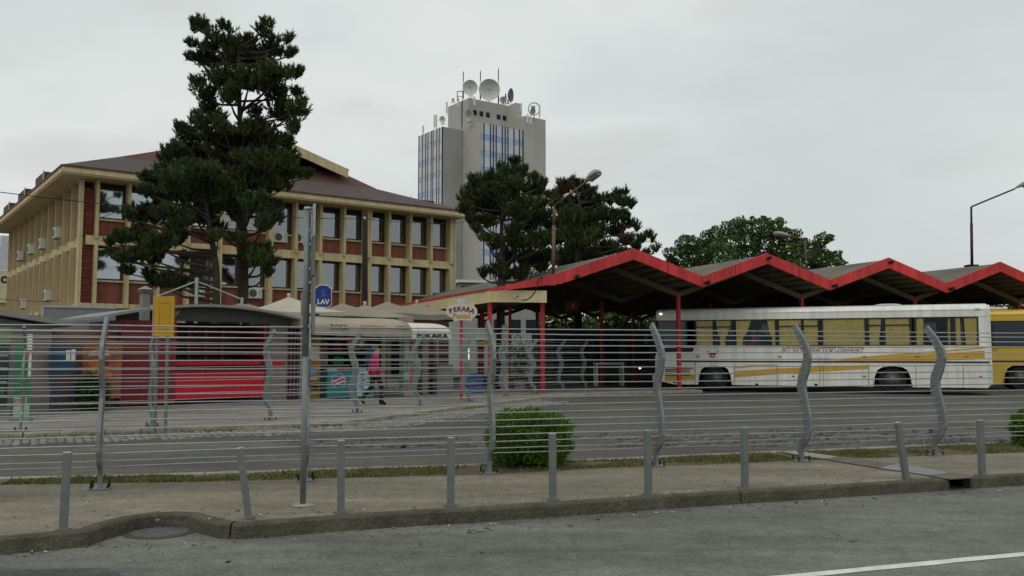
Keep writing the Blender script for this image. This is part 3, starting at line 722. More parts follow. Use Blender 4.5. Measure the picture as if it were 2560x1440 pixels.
for px, y0, y1, Y, lab in ((1086,287,318,160,'white panel antenna on the rear roof, left one of the pair'),(1091,287,318,160,'white panel antenna on the rear roof, right one of the pair'),(1058,314,332,166,'short panel antenna at the left end of the rear roof'),(1117,255,283,158,'tall panel antenna at the left edge of the penthouse'),(1146,245,270,156,'panel antenna with red bracket on the penthouse left wall'),(1186,242,265,151,'slim panel antenna at the penthouse corner'),(1303,258,280,153,'panel antenna at the right corner of the penthouse'),(1319,285,310,153,'white panel antenna on the right block, left one of the pair'),(1327,285,312,153,'white panel antenna on the right block, right one of the pair'),(1349,262,292,155,'long panel antenna beside the ring at the right roof edge')):
    panel_antenna(px, y0, y1, Y, lab)
p = P(1335,272,155); r = thing('ring_antenna', 'open ring shaped antenna frame at the right roof edge of the tower', 'antenna', p)
b = MB(); b.tube([(1.0*math.cos(a),0,1.1*math.sin(a)) for a in np.linspace(0,6.283,25)], .1, 6); b.build('ring', m_galv2, r)
b = MB(); b.tube([(0,.1,-2.0),(0,.1,.3)], .1, 6); b.box(-.5,.2,-.1,.2,-.1,.5); b.lathe([(.5,0),(.5,.3),(.1,.4)], (-.2,0,-.4), 12, 0, 'y'); b.build('mount', m_galv, r)
p = P(1150,237,157); r = thing('steel_frame', 'red steel lattice frame at the left of the tower roof', 'frame', p)
b = MB()
for x in (-.5,.5): b.tube([(x,0,-1.2),(x,0,.6)], .08, 5)
b.tube([(-.5,0,.6),(.5,0,.6)], .08, 5); b.tube([(-.5,0,-.3),(.5,0,-.3)], .06, 5); b.build('bars', m_redst, r)
p = P(1264,246,154); r = thing('steel_frame', 'red steel bracket standing left of the green dish', 'frame', p)
b = MB(); b.tube([(-.4,0,-1.0),(0,0,.9),(.4,0,-1.0)], .09, 5); b.tube([(0,0,.9),(0,0,-1.0)], .09, 5); b.build('bars', m_redst, r)

# ================================================================== STATION CANOPY
m_red = mat('red fascia paint', (.56, .045, .046), .6, .2, .7, .1, 10, spec=.3, streak=.28, fine=.08)
m_redp = mat('red post paint', (.40, .022, .03), .5, .15, 2, spec=.4)
m_under = mat('dark boarded ceiling', (.17, .12, .052), .9, .6, .9, .4, 8, col2=(.28,.2,.08))
m_beam = mat('grey brown beam', (.13, .11, .075), .85, .2, 2)
m_creamf = mat('cream fascia sheet', (.62, .53, .30), .7, .09, .8)
def corrugated(name, col, ang, pitch):
    m = mat(name, col, .9, .3, .7, 0, fine=.15, streak=.2); t = m.node_tree; N = t.nodes
    tc = N.new('ShaderNodeTexCoord'); wv = N.new('ShaderNodeTexWave'); wv.wave_type = 'BANDS'; wv.bands_direction = 'Y'; wv.inputs['Scale'].default_value = pitch
    t.links.new(tc.outputs['Object'], wv.inputs['Vector']); bp = N.new('ShaderNodeBump'); bp.inputs['Strength'].default_value = .7; bp.inputs['Distance'].default_value = .05
    t.links.new(wv.outputs['Fac'], bp.inputs['Height']); t.links.new(bp.outputs[0], N['Principled BSDF'].inputs['Normal']); return m
m_corr = corrugated('grey corrugated sheet', (.145, .14, .115), 0, 2.2)
CO = Vector((7.04, 32.9, 0)); CR = rad(16.57); BAY = 5.53; DEP = 27.0
can = thing('bus_station_canopy', 'large zigzag canopy roof with red fascia over the bus bays', 'canopy', CO, CR)
ZP, ZV, FT = 5.30, 4.35, .41; SH = -.089
segs = [((-8.07, 3.72), (-5.57, 4.35)), ((-5.57, 4.35), (-2.77, ZP))]
for i in range(5):
    x = -2.77+i*BAY; segs += [((x, ZP), (x+BAY/2, ZV)), ((x+BAY/2, ZV), (x+BAY, ZP))]
random.seed(3); m_kjoint = mat('dark red joint', (.2,.02,.025), .7)
for k, ((x0,z0),(x1,z1)) in enumerate(segs):
    b = MB(); b.prism([(x0,z0),(x1,z1),(x1,z1-FT),(x0,z0-(FT if k else .1))], lambda u,v,w: (u,w,v), -.1, 0); b.build('fascia_board', m_red, can)
    for t_ in ((.5,) if k else ()):
        xm, zm = x0+(x1-x0)*t_, z0+(z1-z0)*t_; MB().box(xm-.012,xm+.012,-.104,-.101,zm-FT+.01,zm-.01).build('fascia_joint', m_kjoint, can)
    dz = .07
    b = MB(); b.prism([(x0,z0-dz),(x1,z1-dz),(x1,z1-dz-.05),(x0,z0-dz-.05)], lambda u,v,w: (u+SH*w,w,v+(.1 if k == 0 else 0)*(u < -8)), (.01 if k else .8), DEP); b.build('roof_sheet', m_corr, can)
    if k == 0: continue
    b = MB(); b.prism([(x0+.02,z0-dz-.2),(x1-.02,z1-dz-.2),(x1-.02,z1-dz-.22),(x0+.02,z0-dz-.22)], lambda u,v,w: (u+SH*w,w,v), .02, DEP-.02); b.build('ceiling_boards', m_under, can)
    for j in (range(1, 6) if k else ()):
        u = j/6; x, z = x0+(x1-x0)*u, z0+(z1-z0)*u-dz-.30
        MB().bar((x+SH*.03,.03,z),(x+SH*(DEP-.05),DEP-.05,z),.08,.14).build('purlin', m_beam, can)
    for y in ((1.6, 6.2, 10.8, 15.4, 20.0, 24.6) if k > 1 else ()):
        b = MB(); b.bar((x0+SH*y, y, z0-.58), (x1+SH*y, y, z1-.58), .1, .2); b.build('rafter', m_beam, can)
for i in range(-1, 5):
    x = i*BAY
    for y in (1.6, 8.0, 15.4, 24.6):
        if i == -1 and y < 5: continue
        if i == -1: x = -5.6
        q = x+SH*y; b = MB(); b.box(q-.065,q+.065,y-.065,y+.065,.05,(ZV-.52 if i >= 0 else 3.75)); b.build('post', m_redp, can)
for x in (0, BAY, 2*BAY, 3*BAY):
    b = MB(); b.tube([(x+.12,-.28,ZV-.25),(x+.12,-.09,ZV-.25)], .06, 8); b.tube([(x+.12,-.28,ZV-.25),(x+.12,-.32,ZV-.25)], .085, 8); b.build('spotlight', m_dark, can)
for x in (-5.0, 2.77, 8.3):
    b = MB(); b.tube([(x,-.3,(4.2 if x<0 else ZP-.2)),(x,-.09,(4.2 if x<0 else ZP-.2))], .06, 8); b.build('spotlight', m_dark, can)
# cream flat wing on the left of the canopy
A = P(1232,740,30.9); B = P(1366,740,31.2); A.z = B.z = 0
wg = thing('flat_canopy_wing', 'low flat canopy wing with cream fascia and red edge beside the kiosks', 'canopy')
wd_ = Vector((-.40,.917,0)).normalized(); C_ = A+wd_*15; D_ = B+Vector((-.285,.958,0))*14
zt, zb = 3.69, 3.27
def strip(a, c, z0, z1, th, name, m_):
    n = Vector((c.y-a.y, a.x-c.x, 0)).normalized()
    b = MB(); b.prism([(0,0),(1,0),(1,1),(0,1)], lambda u,v,w: tuple(a.lerp(c,u)+n*w+Vector((0,0,z0+(z1-z0)*v))), 0, th); return b.build(name, m_, wg)
strip(A, B, zb, zt, .06, 'fascia_panel', m_creamf)
mid = A.lerp(C_, .33)
strip(C_, mid, zb+.0, zt, .06, 'fascia_panel', m_creamf); strip(mid+(mid-C_)*.001, A-(A-mid)*.001, zb, zt, .06, 'fascia_panel', m_creamf)
strip(C_, A, zt+.003, zt+.09, .08, 'edge_trim', m_red)
b = MB(); b.prism([(p.x,p.y) for p in (A,B,D_,C_)], lambda u,v,w: (u,v,w), zb+.1, zt-.06); b.build('ceiling_slab', m_under, wg)
for px, base in ((1224,31.05),(1357,31.4)):
    p = P(px, 900, base); MB().box(p.x-.075,p.x+.075,p.y+.14,p.y+.29,.09,zb+.12).build('post', m_redp, wg)
for px, base in ((1275,35.9),(1203,38.5)):
    p = P(px, 900, base); MB().box(p.x-.06,p.x+.06,p.y-.06,p.y+.06,.09,zb+.1).build('post', m_redp, wg)
cc = P(1290,741,30.75); r = thing('security_camera', 'small white bullet camera on the cream fascia', 'camera', cc, rad(200))
b = MB(); b.box(-.05,.05,-.14,.14,-.045,.045); b.build('housing', m_ac, r, bevel=.01)
MB().lathe([(.035,.0),(.035,.012)], (0,.14,0), 12, 0, 'y').build('lens', m_dark, r)
MB().box(-.02,.02,-.04,.02,.045,.09).build('bracket', m_galv, r)
def cable(name, label, pts, r_, m_=None):
    b = MB(); b.tube(pts, r_, 6); return tag(b.build(name, m_ or m_black, None, smooth=True), label, 'cable')
def smooth_path(p, n=6):
    out = []
    for i in range(len(p)-1):
        p0, p1, p2, p3 = p[max(i-1,0)], p[i], p[i+1], p[min(i+2,len(p)-1)]
        for k in range(n):
            t = k/n; out.append(.5*((2*p1)+(p2-p0)*t+(2*p0-5*p1+4*p2-p3)*t*t+(3*p1-p0-3*p2+p3)*t**3))
    return out+[p[-1]]
cable('lamp_cable', 'black cable looping from the lamp pole down over the cream fascia', smooth_path([P(1378,687,31.6),P(1352,694,30.9),P(1345,705,30.75),P(1340,725,30.7),P(1328,742,30.7),P(1315,750,30.7),P(1303,750,30.72)]), .022)
# street lamps fixed to the canopy
m_lampp = mat('rusty lamp pole', (.14,.085,.055), .7, .25, 3)
m_lamph = mat('grey lamp head', (.30,.31,.30), .5, .1, 3); m_lampg = mat('lamp glass dish', (.22,.20,.18), .2, .1, 3, spec=.6)
def street_lamp(label, foot, top, tip, head_len, head_w, dark=False):
    r = thing('street_lamp', label, 'street lamp', foot, 0, 'lamps around the station'); f = Vector(foot)
    b = MB(); b.tube([Vector((0,0,0)), (Vector(top)-f)*.72+Vector((0,0,0))], .062, 8); b.tube([(Vector(top)-f)*.72, Vector(top)-f], .045, 8); b.build('pole', m_lampp if not dark else mat('dark lamp pole', (.04,.03,.028), .7), r, smooth=True)
    b = MB(); b.tube([Vector(top)-f, Vector(tip)-f], .035, 8); b.build('arm', m_lampp if not dark else _M['dark lamp pole'], r, smooth=True)
    d = (Vector(tip)-Vector(top)).normalized(); s = d.cross(Vector((0,0,1))).normalized(); u = s.cross(d)
    h = MB(); vs = []; T0 = Vector(tip)-f
    prof = [(0,.05,.04,.03),(.25,.6,.09,.06),(.6,1.0,.13,.08),(.92,.92,.12,.08),(1.0,.6,.08,.06)]
    for t, wv, up, dn in prof:
        c = T0+d*(t*head_len); q = head_w/2*wv
        vs += [c-s*q-u*dn*.2, c-s*q*.75+u*up, c+s*q*.75+u*up, c+s*q-u*dn*.2]
    fs = []
    for i in range(len(prof)-1):
        a = i*4
        for e_ in range(4): fs.append((a+e_, a+(e_+1)%4, a+4+(e_+1)%4, a+4+e_))
    fs += [(0,1,2,3), tuple(range((len(prof)-1)*4, len(prof)*4))]
    h.add(vs, fs); h.build('lamp_head', m_lamph, r)
    g = MB(); c0, c1 = T0+d*(head_len*.32), T0+d*(head_len*.94); q = head_w*.36
    g.add([c0-s*q-u*.02, c0+s*q-u*.02, c1+s*q-u*.02, c1-s*q-u*.02, c0-s*q*.7-u*.1, c0+s*q*.7-u*.1, c1+s*q*.7-u*.1, c1-s*q*.7-u*.1], [(0,1,2,3),(4,5,6,7),(0,1,5,4),(1,2,6,5),(2,3,7,6),(3,0,4,7)]); g.build('lamp_glass', m_lampg, r)
street_lamp('rusty street lamp rising from the left end of the red fascia', P(1383,690,32), P(1385,515,32), P(1462,457,31.0), .72, .42)
street_lamp('small street lamp with brown pole in front of the leafy tree', Vector((P(2013,665,52).x,52,-.01)), P(2013,598,52), P(1972,590,51), 1.3, .5)
street_lamp('dark lamp pole on the canopy roof at the right edge', P(2430,664,38.5), P(2428,517,38.5), P(2537,472,37.5), .95, .5, True)
cf = thing('wall_bracket', 'steel clamp holding the rusty lamp pole on the red fascia', 'bracket', P(1383,690,32)); MB().box(-.1,.1,-.1,.1,-.35,.03).build('clamp', m_galv, cf)
cf = thing('roof_bracket', 'dark foot plate of the lamp pole on the canopy roof', 'bracket', P(2430,664,38.5)); MB().box(-.25,.2,-.2,.2,-.4,.03).build('foot', m_dark, cf)
# station things in the shade
ns = thing('platform_sign', 'red hanging platform sign with the number 1 in the shade', 'sign', P(1430,764,40), rad(8))
MB().box(-.3,.3,-.04,.04,-.22,.22).build('panel', mat('dark red sign', (.25,.03,.03), .5), ns)
put('lettering', text_mesh('1', .34, mat('white print', (.75,.75,.72), .6), .003, .006), ns, (.05,-.046,0))
b = MB(); b.tube([(-.2,0,.22),(-.2,0,1.4)], .015, 5); b.tube([(.2,0,.22),(.2,0,1.4)], .015, 5); b.build('hanger', m_dark, ns)

# ================================================================== BUSES
m_bw = mat('white bus paint', (.72,.715,.66), .38, .10, .6, spec=.5, coat=.2, streak=.16); m_by = mat('yellow bus paint', (.58,.37,.018), .35, .08, .8, spec=.5, coat=.3)
m_bstripe = mat('amber stripe', (.55,.31,.02), .4, .08, 1, spec=.4)
m_bglass = glass('bus glass', (.93,.94,.92), (.8,.85,.9), .04, 1.28)
m_bglassd = glass('dark bus glass', (.06,.07,.09), (.8,.85,.95), .04, 1.6)
m_curt = mat('mustard curtain', (.80,.60,.16), .9, .12, 3); m_seat = mat('dark seat cloth', (.03,.035,.05), .9, .2, 4)
m_pill = mat('black window pillar', (.018,.018,.018), .5, .1); m_rim = mat('steel wheel rim', (.10,.10,.10), .5, .2, 8, metal=.5); m_tyre = mat('tyre rubber', (.016,.016,.016), .85, .2, 10)
m_amber = mat('amber marker', (.45,.10,.01), .4, .1); m_print = mat('dark red print', (.22,.008,.025), .5, .1); m_blue = mat('blue shade cloth', (.03,.07,.25), .8, .15, 2)
def make_bus(name, label, O, rz, body, skirt_top, windows, is_white):
    bus = thing(name, label, 'bus', O, rz, 'buses at the bays')
    LN, WD, Z0_, ZW0, ZW1, ZR = 12.0, 2.5, .27, 1.77, 2.86, 3.10
    ax = (2.32, 8.78)
    def arch(c): return [(c-.66,Z0_),(c-.62,.66),(c-.52,.90),(c-.34,1.01),(c,1.04),(c+.34,1.01),(c+.52,.90),(c+.62,.66),(c+.66,Z0_)]
    poly = [(0.12,Z0_+.12),(.0,.5),(0,ZW0),(LN,ZW0),(LN,Z0_+.1),(LN-.1,Z0_)]+arch(ax[1])[::-1]+arch(ax[0])[::-1]+[(.7,Z0_)]
    for y0, y1, nm in ((0,.07,'side_panel'),(WD-.07,WD,'side_panel')):
        b = MB(); b.prism(poly, lambda u,v,w: (u,w,v), y0, y1); b.build(nm, body, bus)
    for c in ax:   # raised wheel arch lip
        a = arch(c); b = MB(); b.tube([(x,-.004,z) for x,z in a], .022, 6); b.build('arch_trim', body, bus, smooth=True)
    cs = [(0,ZW1),(0,ZR),(.05,3.19),(.14,3.25),(.5,3.31),(1.25,3.34),(2.0,3.31),(WD-.14,3.25),(WD-.05,3.19),(WD,ZR),(WD,ZW1)]
    b = MB(); b.prism(cs, lambda u,v,w: (w,u,v), .0, LN-.0); ro = b.build('roof', body, bus, bevel=.03)
    b = MB(); b.box(.1,LN-.1,-.012,0.0-.001,3.07,3.10); b.build('gutter_rail', m_bw if is_white else body, bus)
    b = MB(); b.box(.05,LN-.05,-.014,-.001,ZW1-.03,ZW1+.02); b.build('trim_rail', body, bus)
    b = MB(); b.box(.02,LN-.02,-.016,-.001,ZW0-.035,ZW0+.012); b.build('trim_rail', body, bus)
    b = MB(); b.box(.9 if is_white else .05,LN-.02,-.016,-.001,1.16,1.215); b.build('rub_rail', m_pill, bus)
    # end faces
    b = MB(); b.prism([(.0,Z0_+.15),(WD,Z0_+.15),(WD,ZW0-.35),(0,ZW0-.35)], lambda u,v,w: (w,u,v), -.05, .0); b.build('front_panel', body, bus, bevel=.02)
    b = MB(); b.prism([(.03,ZW0-.345),(WD-.03,ZW0-.345),(WD-.03,ZW1-.0),(.03,ZW1-.0)], lambda u,v,w: (w-.02*(v-2),u,v), -.035, -.004); b.build('windscreen', m_bglassd, bus)
    b = MB(); b.prism([(.0,Z0_+.1),(WD,Z0_+.1),(WD,3.12),(WD-.12,3.25),(.12,3.25),(0,3.12)], lambda u,v,w: (w,u,v), LN, LN+.07); b.build('rear_panel', body, bus, bevel=.03)
    MB().box(LN-.32,LN,0,.09,ZW0,ZW1).build('corner_post', body, bus)
    MB().box(LN-.32,LN,WD-.09,WD,ZW0,ZW1).build('corner_post', body, bus)
    MB().box(-.16,-.0,-.01,WD+.01,.34,.62).build('bumper', body, bus, bevel=.02)
    MB().box(.3,LN-.2,.42,WD-.42,.3,1.12).build('underbody', m_dark, bus)
    MB().box(.05,LN-.05,.09,WD-.09,1.13,1.2).build('floor', m_dark, bus)
    for c in ax:
        for y in (.06, WD-.36):
            wh = put('wheel', None, bus, (c, y, .5)); 
            b = MB(); b.lathe([(.30,.03),(.44,.0),(.49,.04),(.5,.1),(.5,.2),(.49,.26),(.44,.3),(.3,.28)], n=28, axis='y'); b.build('tyre', m_tyre, wh, smooth=True)
            b = MB(); b.lathe([(.305,.02),(.29,.09),(.2,.11),(.16,.06),(.07,.04),(.0,.04)], n=24, axis='y'); b.build('rim', m_rim, wh, smooth=True)
    # far side windows and roof underside
    MB().box(.2,LN-.3,WD-.05,WD-.03,ZW0,ZW1).build('far_window', m_bglassd, bus)
    MB().box(.1,LN-.1,.1,WD-.1,ZW1-.06,ZW1-.01).build('ceiling_lining', m_pill, bus)
    sm = MB(); sm.box(0,.14,.0,.95,1.2,2.28); sm.box(.14,.5,0,.95,1.2,1.6); sme = sm.mesh('seat', m_seat)
    for i in range(12):
        for y in (.2, 1.35): put('seat', sme, bus, (1.6+i*.78, y, 0))
    for i, wdef in enumerate(windows):
        x0, x1 = wdef[:2]
        fr_ = MB(); f = .045
        fr_.box(x0-.04,x0+f,.0+.004,.06,ZW0,ZW1); fr_.box(x1-f,x1+.04,.004,.06,ZW0,ZW1); fr_.box(x0+f,x1-f,.004,.06,ZW1-.07,ZW1); fr_.box(x0+f,x1-f,.004,.06,ZW0,ZW0+.05)
        if wdef[2]: 
            xm = x0+(x1-x0)*wdef[2]; fr_.box(x0+f,x1-f,.006,.055,ZW1-.33,ZW1-.29); fr_.box(xm-.045,xm+.045,.006,.055,ZW0+.05,ZW1-.07)
        wo = fr_.build('window', m_pill, bus)
        MB().box(x0+f,x1-f,.03,.036,ZW0+.05,ZW1-.07).build('pane', m_bglassd if wdef[3] == 'dark' else m_bglass, wo)
        if wdef[3] != 'dark':
            for (c0, c1, c2, c3) in wdef[3]:   # curtain: left/right at top, left/right at bottom
                nn_ = max(4, int((c1-c0)/.028)); vs = []
                for zz, (l_, r_) in ((ZW1-.07,(c0,c1)),(2.35,(c0*.55+c2*.45,c1*.55+c3*.45)),(2.08,(c2,c3)),(ZW0+.03,(c2*.96+c0*.04,c3*.96+c1*.04))):
                    for k in range(nn_+1): vs.append((l_+(r_-l_)*k/nn_, .062+.012*math.sin(k*1.9)+.004*math.sin(k*.7), zz))
                b = MB(); b.add(vs, [(r*(nn_+1)+k, r*(nn_+1)+k+1, (r+1)*(nn_+1)+k+1, (r+1)*(nn_+1)+k) for r in range(3) for k in range(nn_)])
                put('curtain', b.mesh('curtain', m_curt, True, False), wo)
    return bus
WBO = Vector((5.84, 36.05, -.01)); WBR = rad(-20.7)
def bl(px, py): return onplane(px, py, WBO, WBR)
def bx(px): return bl(px, 840)[0]
W = [bx(v) for v in (1643,1716,1738,1832,1836,1941,1945,2048,2055,2165,2170,2278,2288,2380,2386,2452)]
def cur(a, c, a2=None, c2=None): return (bx(a), bx(c), bx(a2 if a2 else a), bx(c2 if c2 else c))
wins = [(W[0],W[1],0,'dark'),
        (W[2],W[3],.5,[cur(1740,1784),cur(1790,1828,1800,1812)]),
        (W[4],W[5],0,[cur(1840,1878,1841,1856),cur(1918,1937,1931,1938)]),
        (W[6],W[7],.6,[cur(1948,2005),cur(2010,2046)]),
        (W[8],W[9],0,[cur(2058,2163)]),
        (W[10],W[11],.38,[cur(2172,2204,2172,2198),cur(2212,2276)]),
        (W[12],W[13],0,[cur(2290,2310,2291,2308),cur(2372,2379)]),
        (W[14],W[15],0,[cur(2388,2402),cur(2412,2444,2414,2442)])]
wb = make_bus('white_bus', 'white city bus with amber stripes and mustard curtains parked under the canopy', WBO, WBR, m_bw, None, wins, True)
def decal(px_poly, m_, name, parent=wb, th=.003, y=-.002):
    b = MB(); b.prism([bl(*p) for p in px_poly], lambda u,v,w_: (u,w_,v), y-th, y); return b.build(name, m_, parent)
decal([(1836,928),(1944,921),(2172,912),(2172,922),(1944,935),(1836,944)], m_bstripe, 'stripe')
decal([(1836,917),(1836,921),(1944,913),(1944,911.5),(1880,911.5)], m_bstripe, 'stripe')
decal([(1662,941),(1737,936),(1737,950),(1662,952)], m_bstripe, 'stripe')
decal([(1662,922),(1735,919),(1735,923),(1662,927)], m_bstripe, 'stripe')
decal([(2050,904),(2140,897),(2462,876),(2462,897),(2300,904)], m_bstripe, 'stripe')
decal([(2086,898),(2250,884),(2462,868),(2462,871),(2250,889),(2110,899)], m_bstripe, 'stripe')
x0, z0 = bl(1952,877); x1, _ = bl(2160,877)
put('lettering', text_mesh('ЈКП "АУТОТРАНСПОРТ-ПАНЧЕВО"', .31, m_print, .002, .004, x1-x0), wb, ((x0+x1)/2,-.004,z0))
x0, z0 = bl(2022,897); x1, _ = bl(2082,896)
put('lettering', text_mesh('www.jkpatpa.rs', .15, m_print, .002, .002, x1-x0), wb, ((x0+x1)/2,-.004,z0))
decal([(1766,876),(1774,880),(1790,880),(1798,876),(1793,884),(1788,886),(1786,893),(1780,895),(1774,891),(1775,886),(1770,884)], m_print, 'emblem')
decal([(1777,888),(1781,887),(1785,888),(1783,891.5),(1780,891.5)], m_bw, 'emblem', y=-.006)
decal([(1640,869),(1733,867),(1735,874),(1730,880),(1640,881)], m_pill, 'black_panel')
for px, py in ((1744,891),(1949,892),(2161,892),(2293,892),(2415,892),(1983,941),(2161,941),(2452,942)): decal([(px-4,py-2),(px+4,py-2),(px+4,py+2),(px-4,py+2)], m_amber, 'marker_light', th=.012)
for px, a, c in ((1738,905,962),(1836,912,963),(1943,912,965),(2050,912,966),(2058,912,966),(2172,912,968),(2290,912,968),(2408,912,970)): decal([(px-.6,a),(px+.6,a),(px+.6,c),(px-.6,c)], m_pill, 'panel_joint', th=.001, y=-.0065)
for i in range(5): decal([(1662,917+i*5.2),(1726,916+i*5.2),(1726,918.4+i*5.2),(1662,919.4+i*5.2)], m_pill, 'vent_slot', y=-.006)
decal([(2437,771),(2451,771),(2451,776),(2437,776)], m_pill, 'vent_slot', y=-.006)
for px in (1892,1996,2040): decal([(px-4,959),(px+4,959),(px+4,965),(px-4,965)], m_pill, 'step_hole', y=-.003)
decal([(1683,954),(1690,954),(1690,958),(1683,958)], m_pill, 'step_hole')
x, z = bl(1652,785); MB().box(x-.05,x+.05,-.03,-.001,z-.03,z+.03).build('lit_marker_lamp', lamp_mat('lit marker', (1,.85,.6), 2), wb)
b = MB(); b.tube([(-.04,.1,2.5),(-.38,-.05,2.5),(-.38,-.05,2.3)], .02, 6); b.box(-.46,-.32,-.12,.02,1.9,2.32); b.build('wing_mirror', m_pill, wb)
MB().box(.2,.9,.12,.2,2.62,2.85).build('sun_shade', m_blue, wb)
x, _ = bl(2222,764); b = MB(); b.lathe([(.5,0),(.45,.03),(.3,.05),(0,.05)], (x,1.0,3.33), 20); b.build('roof_hatch', m_bw, wb, smooth=True)
YBO = Vector((18.45, 36.9, -.01))
ywin = [(.15,1.25,0,'dark')]+[(1.33+i*1.5,2.75+i*1.5,0,'dark') for i in range(7)]
yb = make_bus('yellow_bus', 'yellow bus behind the white one at the right edge', YBO, WBR, m_by, None, ywin, False)
x, z = onplane(2486,877,YBO,WBR); put('lettering', text_mesh('ПС', .2, m_print, .002), yb, (x,-.006,z))
MB().box(1.0,2.0,.6,1.8,3.33,3.42).build('roof_hatch', m_bw, yb, bevel=.02)

# ================================================================== KIOSK ROW
KO = Vector((-10.06, 22.9, .1)); KR = rad(44)
KM = Matrix.Translation(KO) @ Matrix.Rotation(KR, 4, 'Z')
def kx(px, y=0.0): return onplane(px, 900, KO, KR, y)[0]
m_kred = mat('dark red kiosk panel', (.17,.006,.012), .5, .15, 1, spec=.4); m_kbright = mat('bright red counter front', (.52,.008,.028), .5, .08, 1)
m_kpink = mat('greyish pink panel', (.24,.19,.18), .7, .1, 1); m_kgrey = mat('grey kiosk sheet', (.20,.205,.20), .7, .12, 1.2)
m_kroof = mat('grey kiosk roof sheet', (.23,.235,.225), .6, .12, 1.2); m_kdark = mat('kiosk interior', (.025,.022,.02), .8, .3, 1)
m_tan = mat('tan canvas', (.36,.31,.235), .9, .1, 1.2, .2, 12); m_canv = mat('beige parasol canvas', (.44,.40,.315), .9, .12, 1.2, .2, 12)
m_canv2 = mat('dirty parasol canvas', (.25,.225,.17), .9, .2, 1.2, .2, 12); m_bright = mat('off white and lit awning canvas', (.62,.60,.54), .85, .08, 1.5)
def kthing(name, label, cat, x, y=0.0, z=0.0, rz=0.0, group=None): return thing(name, label, cat, KM @ Vector((x,y,z)), KR+rz, group)
# red kiosk
rk = kthing('red_kiosk', 'red kiosk with arched grey roof and open serving counter', 'kiosk', 0)
W_ = 4.15; xo = kx(440); D_k = 2.4
MB().box(0,xo,0,D_k,.05,2.25).build('closed_bay', m_kred, rk)
MB().box(xo+.003,W_,1.2,D_k,.05,2.25).build('back_wall', mat('deep red kiosk wall', (.07,.006,.01), .7, .3, 2), rk)
MB().box(xo+.003,W_-.003,.35,1.19,.08,.1).build('floor', m_kdark, rk)
MB().box(W_-.1,W_,.06,1.19,.1,2.25).build('side_post', m_kred, rk)
MB().box(xo+.01,W_-.11,.02,.10,.14,.92).build('counter_front', m_kbright, rk)
MB().box(xo+.01,W_-.05,-.1,.45,.97,1.02).build('counter_top', m_dark, rk)
MB().box(xo+.01,W_-.11,.12,.18,1.06,1.16).build('counter_rail', m_kbright, rk)
for i in range(4):
    x = xo+.35+i*.5; MB().box(x-.05,x+.05,1.12,1.19,1.1,2.1).build('shelf_upright', m_kred, rk)
for z in (1.35,1.75): MB().box(xo+.1,W_-.2,.95,1.19,z,z+.03).build('shelf', m_kred, rk)
# arched roof with eaves
b = MB(); n = 18; x0, x1 = -.7, W_+1.15; top = []
for i in range(n+1):
    t = i/n; x = x0+(x1-x0)*t; z = 2.28+.44*math.sin(math.pi*min(1,max(0,(t*.93+.02))))**.9; top.append((x,z))
poly = top+[(x,z-.07) for x,z in top[::-1]]
b.prism(poly, lambda u,v,w_: (u,w_,v), -.45, D_k+.3); b.build('arched_roof', m_kroof, rk)
b = MB(); b.prism([(xo-.1,2.26)]+[(x,z-.08) for x,z in top if xo-.1 < x < W_+.9]+[(W_+.9,2.26)], lambda u,v,w_: (u,w_,v), -.02, .03); b.build('tympanum', mat('grey tympanum', (.075,.078,.07), .8, .2, 1), rk)
# poster on the left end wall of the red kiosk
ps = kthing('food_poster', 'tall orange food poster on the wall left of the red kiosk', 'poster', kx(207,-.05), -.05, 0, rad(-12))
pw = (kx(303,-.05)-kx(207,-.05))*.97
MB().box(0,pw,0,.04,.25,1.72).build('board', mat('orange poster ground', (.26,.08,.035), .6, .3, 2.5), ps)
m_pp = [mat('poster yellow', (.48,.19,.03), .6, .2, 5), mat('poster brown', (.10,.03,.012), .6, .2), mat('poster white', (.6,.58,.52), .6), mat('poster orange', (.45,.13,.02), .6, .25, 6)]
b = MB(); b.prism([(pw*.14,1.36),(pw*.25,1.46),(pw*.45,1.51),(pw*.62,1.47),(pw*.70,1.36)], lambda u,v,w_: (u,w_,v), -.004, -.001); b.build('printed_arch', mat('poster grey', (.28,.26,.24), .6), ps)
for i in range(10):
    if i in (5,): continue
    x = pw*(.14+i*.056); h = .05+.03*((i*7) % 3); MB().box(x,x+pw*.035,-.008,-.005,1.33,1.33+h).build('printed_letter', m_pp[2], ps)
for i in range(11):
    x = pw*(.17+i*.048); h = .03+.03*((i*5) % 2); MB().box(x,x+pw*.03,-.004,-.001,.5,.5+h).build('printed_letter', m_pp[2], ps)
for cx, cz, rx, rzz, mi in ((.35,1.12,.2,.13,3),(.52,1.15,.16,.1,1),(.42,.95,.24,.16,0),(.55,.82,.2,.16,3),(.36,.75,.2,.1,0),(.48,.68,.16,.08,3)):
    b = MB(); b.prism([(pw*(cx+rx*math.cos(a)*(1+.15*math.sin(3*a))), cz+rzz*math.sin(a)) for a in np.linspace(0,6.28,14)[:-1]], lambda u,v,w_: (u,w_,v), -.0042-.001*mi, -.001); b.build('printed_food', m_pp[mi], ps)
# pinkish wall behind the poster
MBp = thing('panel_wall', 'plain greyish pink panel wall behind the orange poster', 'wall', KM @ Vector((kx(130,.3),.3,0)), KR)
MB().box(0,kx(302,.3)-kx(130,.3)-.02,0,.08,0,1.95).build('panel', mat('brownish pink panel', (.20,.11,.09), .8, .15, 1), MBp)
